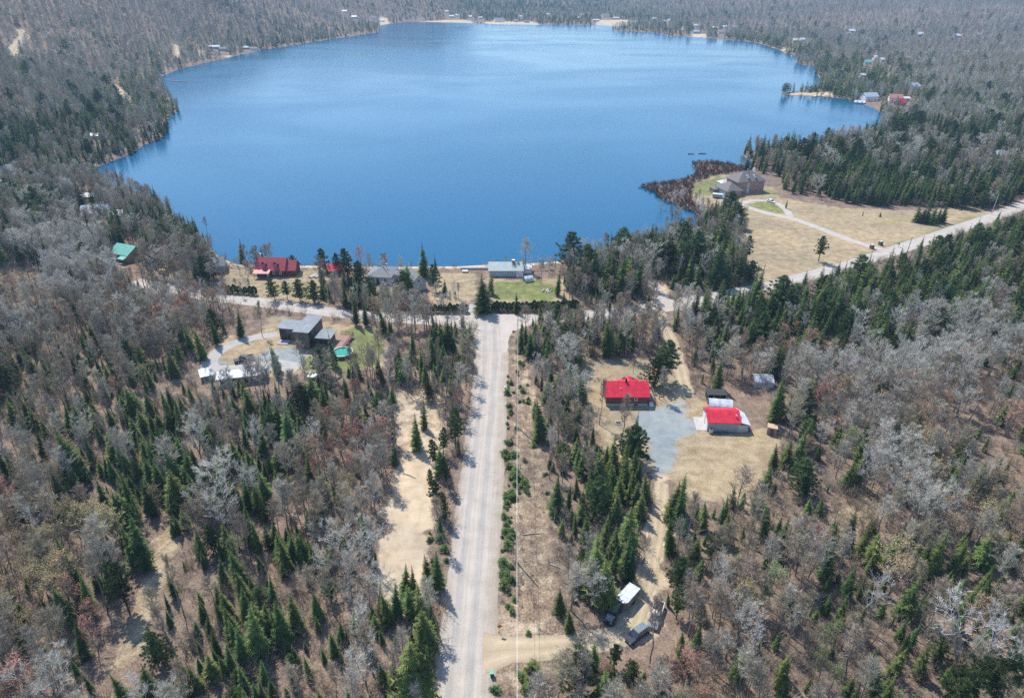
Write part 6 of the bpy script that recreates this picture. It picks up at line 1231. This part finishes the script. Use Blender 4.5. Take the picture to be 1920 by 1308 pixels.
x_, y_ = P(1345, 371); e = empty('cargo_trailer', (x_, y_, 0), RAD(-18), 'dark trailer with a white top left of the blue pickup', 'trailer'); b = MB(); b.box(-2.4,2.4,-1.1,1.1,.5,2.0); b.build('body', mat('grey_trailer',(.30,.30,.31),.6), e); b = MB(); b.box(-2.5,2.5,-1.2,1.2,2.003,2.12); b.build('roof', white_metal, e)
for sy in (-1,1):
    for xx in (-.5,.4): b = MB(); b.tube([(xx,sy*1.12-.1,.33),(xx,sy*1.12+.1,.33)], .33, 10); b.build('wheel', tyre_m, e)
b = MB(); b.box(2.4,3.4,-.06,.06,.45,.55); b.build('drawbar', black_m, e)
loc, rz = between((158,440), (172,441), .8); vehicle('dark_car', 'dark blue car in the clearing left of the teal-roofed house', 'car', loc, rz, 4.6, 1.8, 1.45, (.03,.05,.10), 'sedan'); loc, rz = between((309,481), (325,477), .8); vehicle('white_car', 'white car on the tan yard right of the teal-roofed house', 'car', loc, rz, 4.8, 1.85, 1.45, (.72,.73,.75), 'sedan')
loc, rz = between((272,494),(280,490),.8); vehicle('grey_hatchback','grey car parked at the corner of the teal-roofed house','car',loc,rz,4.2,1.75,1.45,(.45,.46,.48),'suv')

# ------------------------------------------------------------------ street furniture
def sign_post(u, v, h, plate, m, label, name, cat, tilt=0.0):
    x, y = P(u, v); e = empty(name, (x, y, 0), tilt, label, cat); b = MB(); b.box(-.035,.035,-.02,.02,-.1,h); b.build('post', steel, e)
    b = MB(); b.hexa([(p, -.06, q+h-.1) for p, q in plate], [(p, -.035, q+h-.1) for p, q in plate]); o = b.build('plate', m, e); return e
oct_ = lambda r: [(r*math.cos(RAD(22.5+45*k)), r*math.sin(RAD(22.5+45*k))) for k in range(8)]
def text(body, size, loc, rot, m, parent, name='lettering'):
    c = bpy.data.curves.new(name, 'FONT'); c.body = body; c.size = size; c.extrude = .003; c.align_x = 'CENTER'; c.align_y = 'CENTER'; c.materials.append(m)
    o = bpy.data.objects.new(name, c); COL.objects.link(o); o.location = loc; o.rotation_euler = rot; o.parent = parent; return o
x_, y_ = P(963, 633); e = sign_post(963, 633, 2.3, oct_(.46), mat('white_sign_edge',(.8,.8,.8),.5), 'red octagonal sign on a post at the right corner of the junction', 'stop_sign', 'stop sign')
b = MB(); b.hexa([(p, -.072, q+2.2) for p, q in oct_(.42)], [(p, -.061, q+2.2) for p, q in oct_(.42)]); fc = b.build('face', mat('sign_red',(.50,.03,.035),.4), e); b = MB(); b.box(-.24,.24,-.078,-.0725,2.16,2.24); b.build('white_bar', white_w, fc)
e = sign_post(937, 1187, 2.0, [(0,-.52),(.52,0),(0,.52),(-.52,0)], mat('sign_orange_brown',(.42,.19,.05),.6), 'weathered orange diamond sign at the corner of the cabin driveway', 'warning_sign', 'road sign', .1)
e = empty('wheelie_bin', (*P(922.5,1267),0), .1, 'green-lidded dark wheeled bin standing on the road shoulder', 'bin'); b = MB(); b.hexa([(-.25,-.28,.06),(.25,-.28,.06),(.25,.28,.06),(-.25,.28,.06)],[(-.32,-.38,1.0),(.32,-.38,1.0),(.32,.38,1.0),(-.32,.38,1.0)]); b.build('body', mat('bin_green',(.02,.09,.05),.5), e); b = MB(); b.hexa([(-.34,-.42,1.003),(.34,-.42,1.003),(.34,.4,1.003),(-.34,.4,1.003)],[(-.3,-.36,1.1),(.3,-.36,1.1),(.3,.38,1.12),(-.3,.38,1.12)]); b.build('lid', mat('lid_green',(.14,.50,.34),.4), e)
for sx in (-1,1): b = MB(); b.tube([(sx*.26-.03,.3,.1),(sx*.26+.03,.3,.1)], .1, 8); b.build('wheel', tyre_m, e)
e = empty('mailbox', (*P(947,733),0), .2, 'pale mailbox on a post at the right road edge', 'mailbox'); b = MB(); b.box(-.05,.05,-.05,.05,0,1.1); b.build('post', wood_m, e); b = MB(); b.box(-.2,.2,-.35,.3,1.102,1.5); b.build('box', lgrey_w, e)
for u, v, lab in ((1634,466,'left one of two dark stone pillars at the villa driveway gate'),(1650.5,459.5,'right one of two dark stone pillars at the villa driveway gate')):
    e = empty('gate_pillar', (*P(u,v),0), .2, lab, 'gate pillar', 'gate pillars of the villa driveway'); b = MB(); b.box(-.65,.65,-.65,.65,0,1.6); b.build('shaft', mat('dark_stone',(.13,.12,.12),.9,.3,5), e); b = MB(); b.box(-.75,.75,-.75,.75,1.602,1.8); b.build('cap', concrete, e)
e = empty('roadside_mailbox', (*P(1684,463),0), .2, 'small dark mailbox on the grass right of the villa gate', 'mailbox'); b = MB(); b.box(-.05,.05,-.05,.05,0,1.2); b.build('post', wood_m, e); b = MB(); b.box(-.25,.25,-.35,.35,1.202,1.65); b.build('box', brownboard, e)
pole_m = mat('pole_wood', (.33,.29,.255), .9, .2, 3); polel_m = mat('pale_pole_wood', (.52,.50,.47), .9, .1, 3); wire_m = mat('aluminium_wire', (.72,.72,.72), .4, .02, 1)
POLES = []
def pole(x, y, h, label, arm=True, m=pole_m, lamp=False, tilt=(0,0)):
    e = empty('utility_pole', (x, y, 0), 0, label, 'utility pole', 'utility poles along the roads'); b = MB(); b.tube([(0,0,-.5),(tilt[0]*h*.5,tilt[1]*h*.5,h*.5),(tilt[0]*h,tilt[1]*h,h)], [.17,.14,.11], 8); b.build('pole', m, e); tx, ty = tilt[0]*h, tilt[1]*h
    if arm:
        b = MB(); b.tube([(tx,ty,h),(tx,ty,h+.25)], .05, 6); b.build('insulator', white_w, e); b = MB(); b.tube([(tx+.2,ty-.18,h-1.9),(tx+.2,ty-.18,h-1.2)], .17, 8); 
        if lamp: b.build('transformer', steel, e)
    POLES.append((x+tx, y+ty, h)); return e
q = [P(970.6,655), P(969.2,800), P(968.2,1053)]
for (x, y), lab in zip(q, ('utility pole beside the stop sign at the junction','middle utility pole of the line along the gravel road','nearest full utility pole along the gravel road')): pole(x, y, 10.2, lab, lamp=(y < 150 and y > 120))
pole(q[2][0]-.3, 28.0, 10.2, 'utility pole of the road line outside the lower edge')
def wire(a, c, sag, r_, label, name='power_line'):
    n = 14; p = [(a[0]+(c[0]-a[0])*t, a[1]+(c[1]-a[1])*t, a[2]+(c[2]-a[2])*t-sag*4*t*(1-t)) for t in [k/n for k in range(n+1)]]; b = MB(); b.tube(p, r_, 4); o = b.build(name, wire_m); return tag(o, label, 'power line', 'wires along the gravel road')
nm_ = ['farthest','middle','nearest']
for k in range(3):
    a, c = POLES[k], POLES[k+1]; wire((a[0],a[1],a[2]+.25), (c[0],c[1],c[2]+.25), .5, .019, f'bright upper wire over the {nm_[k]} span beside the gravel road'); wire((a[0]+.12,a[1],a[2]-2.2), (c[0]+.12,c[1],c[2]-2.2), .6, .018, f'thin lower wire over the {nm_[k]} span beside the gravel road')
x, y = P(1696,487); pole(x, y, 9.5, 'utility pole leaning at the forest edge by the villa driveway mouth', tilt=(.04,0)); x, y = P(1859,401); pole(x, y, 9.5, 'pale utility pole near the far end of the lake road', m=polel_m, tilt=(.03,0)); x, y = P(1228, 575); pole(x, y, 9, 'utility pole beside the side track junction')

# ------------------------------------------------------------------ hedges
hedge_m = mat('cedar_foliage', (.07,.12,.04), .75, .35, 1.4, spec=.15); hedge_y = mat('cedar_yellowish', (.14,.17,.05), .75, .3, 1.2, spec=.15)
def hedge(px, h, w_, label, step=1.5, m=hedge_m, gap=0.0, stem=True, name='cedar_hedge'):
    c = resample(PP(px), step); r = random.Random(int(px[0][0])); e = empty(name, (*c[len(c)//2], 0), 0, label, 'hedge'); ox, oy = c[len(c)//2]; f = MB(); st = MB()
    for x, y in c:
        if r.random() < gap: continue
        hh = h*r.uniform(.82,1.12); x -= ox; y -= oy; st.tube([(x,y,-.1),(x,y,hh*.6)], .06, 4)
        for k in range(int(330*w_)):
            t = r.random(); z = .35+(hh-.35)*t; rr = w_*.62*(1-max(0,(t-.55)/.45)**1.6)*(.6+.4*r.random())*(.75+.25*min(1,t*5)); a = r.random()*6.283; p = Vector((x+math.cos(a)*rr, y+math.sin(a)*rr, z)); d = Vector((math.cos(a)*.5+r.gauss(0,.3), math.sin(a)*.5+r.gauss(0,.3), .8)).normalized(); s_ = d.cross(Vector((-math.sin(a), math.cos(a), 0)).lerp(Vector((r.gauss(0,1),r.gauss(0,1),0)), .5))
            if s_.length < 1e-4: continue
            s_ = s_.normalized()*.16; f.face([p-s_, p+s_, p+d*.46])
    f.build('foliage', m, e); st.build('stems', dark_bark_m, e)
hedge([(927,583),(980,583),(1030,582),(1080,580)], 3.4, 1.7, 'long dense cedar hedge along the lake road in front of the long lake house', 1.2)
hedge([(800,586),(835,586),(858,586)], 3.2, 1.5, 'loose cedar hedge left of the house driveway, with bare stems showing', 1.3)
hedge([(868,585),(872,585.4)], 3.2, 1.9, 'single yellowish round cedar at the end of the loose hedge', 1.0, hedge_y, name='round_cedar')
hedge([(392,546),(415,548),(440,550),(478,553)], 3.0, 1.5, 'row of small clipped cedars left of the round pines by the lake road', 1.6)

# ------------------------------------------------------------------ lilies / fallen logs
r_ = random.Random(12)
for u, v, L_, rz, lab in ((1045,1063,3.0,-.5,'pale fallen log in the thicket above the cabin driveway'),(1000,1001,4.5,.12,'thin grey fallen trunk lying across the power line strip'),(768,892,3.5,-.5,'grey fallen trunk on the sandy clearing'),(1775,985,3,-.9,'pale fallen log in the lower right forest'),(1168,702,2.0,.3,None)):
    if lab: b = MB(); b.tube([(-L_/2,0,.12),(0,.1,.15),(L_/2,0,.1)], [.13,.11,.07], 6); thing(b, 'fallen_log', twig_pale_m, lab, 'log', (*P(u,v),0), rz)
x_, y_ = P(310, 152.5, WATER_Z); e = empty('floating_dock', (x_+14, y_, WATER_Z), 0, 'small dock reaching into the lake at the left wooded point', 'dock'); b = MB(); b.box(-9,9,-1,1,.15,.4); b.build('planks', wood_m, e)
for xx in (-8,0,8): b = MB(); b.tube([(xx,0,-1.5),(xx,0,.15)], .12, 6); b.build('pile', wood_m, e)
# reedy islets
for u, v, a_, c_, lab in ((1306,303,9,3,None),(1296,289,4,1.4,'small dark weed patch in the water left of the reedy point'),(1317,288.5,5,.9,'thin dark weed patch in the water nearest the reedy point'),(1225,348,14,3,'low brown reed bank reaching into the lake')):
    if lab:
        x, y = P(u, v, WATER_Z); f = MB(); rr_ = random.Random(int(u))
        for k in range(900): t = rr_.random()*6.28; q = math.sqrt(rr_.random()); px_, py_ = a_*q*math.cos(t)*.5, c_*q*math.sin(t); h_ = rr_.uniform(.15,.5); f.face([(px_-.08,py_,-.1),(px_+.08,py_,-.1),(px_+rr_.uniform(-.2,.2),py_+rr_.uniform(-.2,.2),h_)])
        o = thing(f, 'weed_patch', bush_m, lab, 'water weeds', (x, y, WATER_Z))

# ------------------------------------------------------------------ haze
hz = MB(); hz.box(-5600, 5600, -300, 6500, -12, 190); hm = bpy.data.materials.new('haze'); hm.use_nodes = True; N, L = nt(hm)
for n in list(N):
    if n.type != 'OUTPUT_MATERIAL': N.remove(n)
pv = N.new('ShaderNodeVolumePrincipled'); pv.inputs['Color'].default_value = (.42,.70,1,1); pv.inputs['Density'].default_value = .00015; pv.inputs['Anisotropy'].default_value = .1
L.new(pv.outputs[0], [n for n in N if n.type == 'OUTPUT_MATERIAL'][0].inputs['Volume'])
hz.build('haze', hm, kind='stuff')
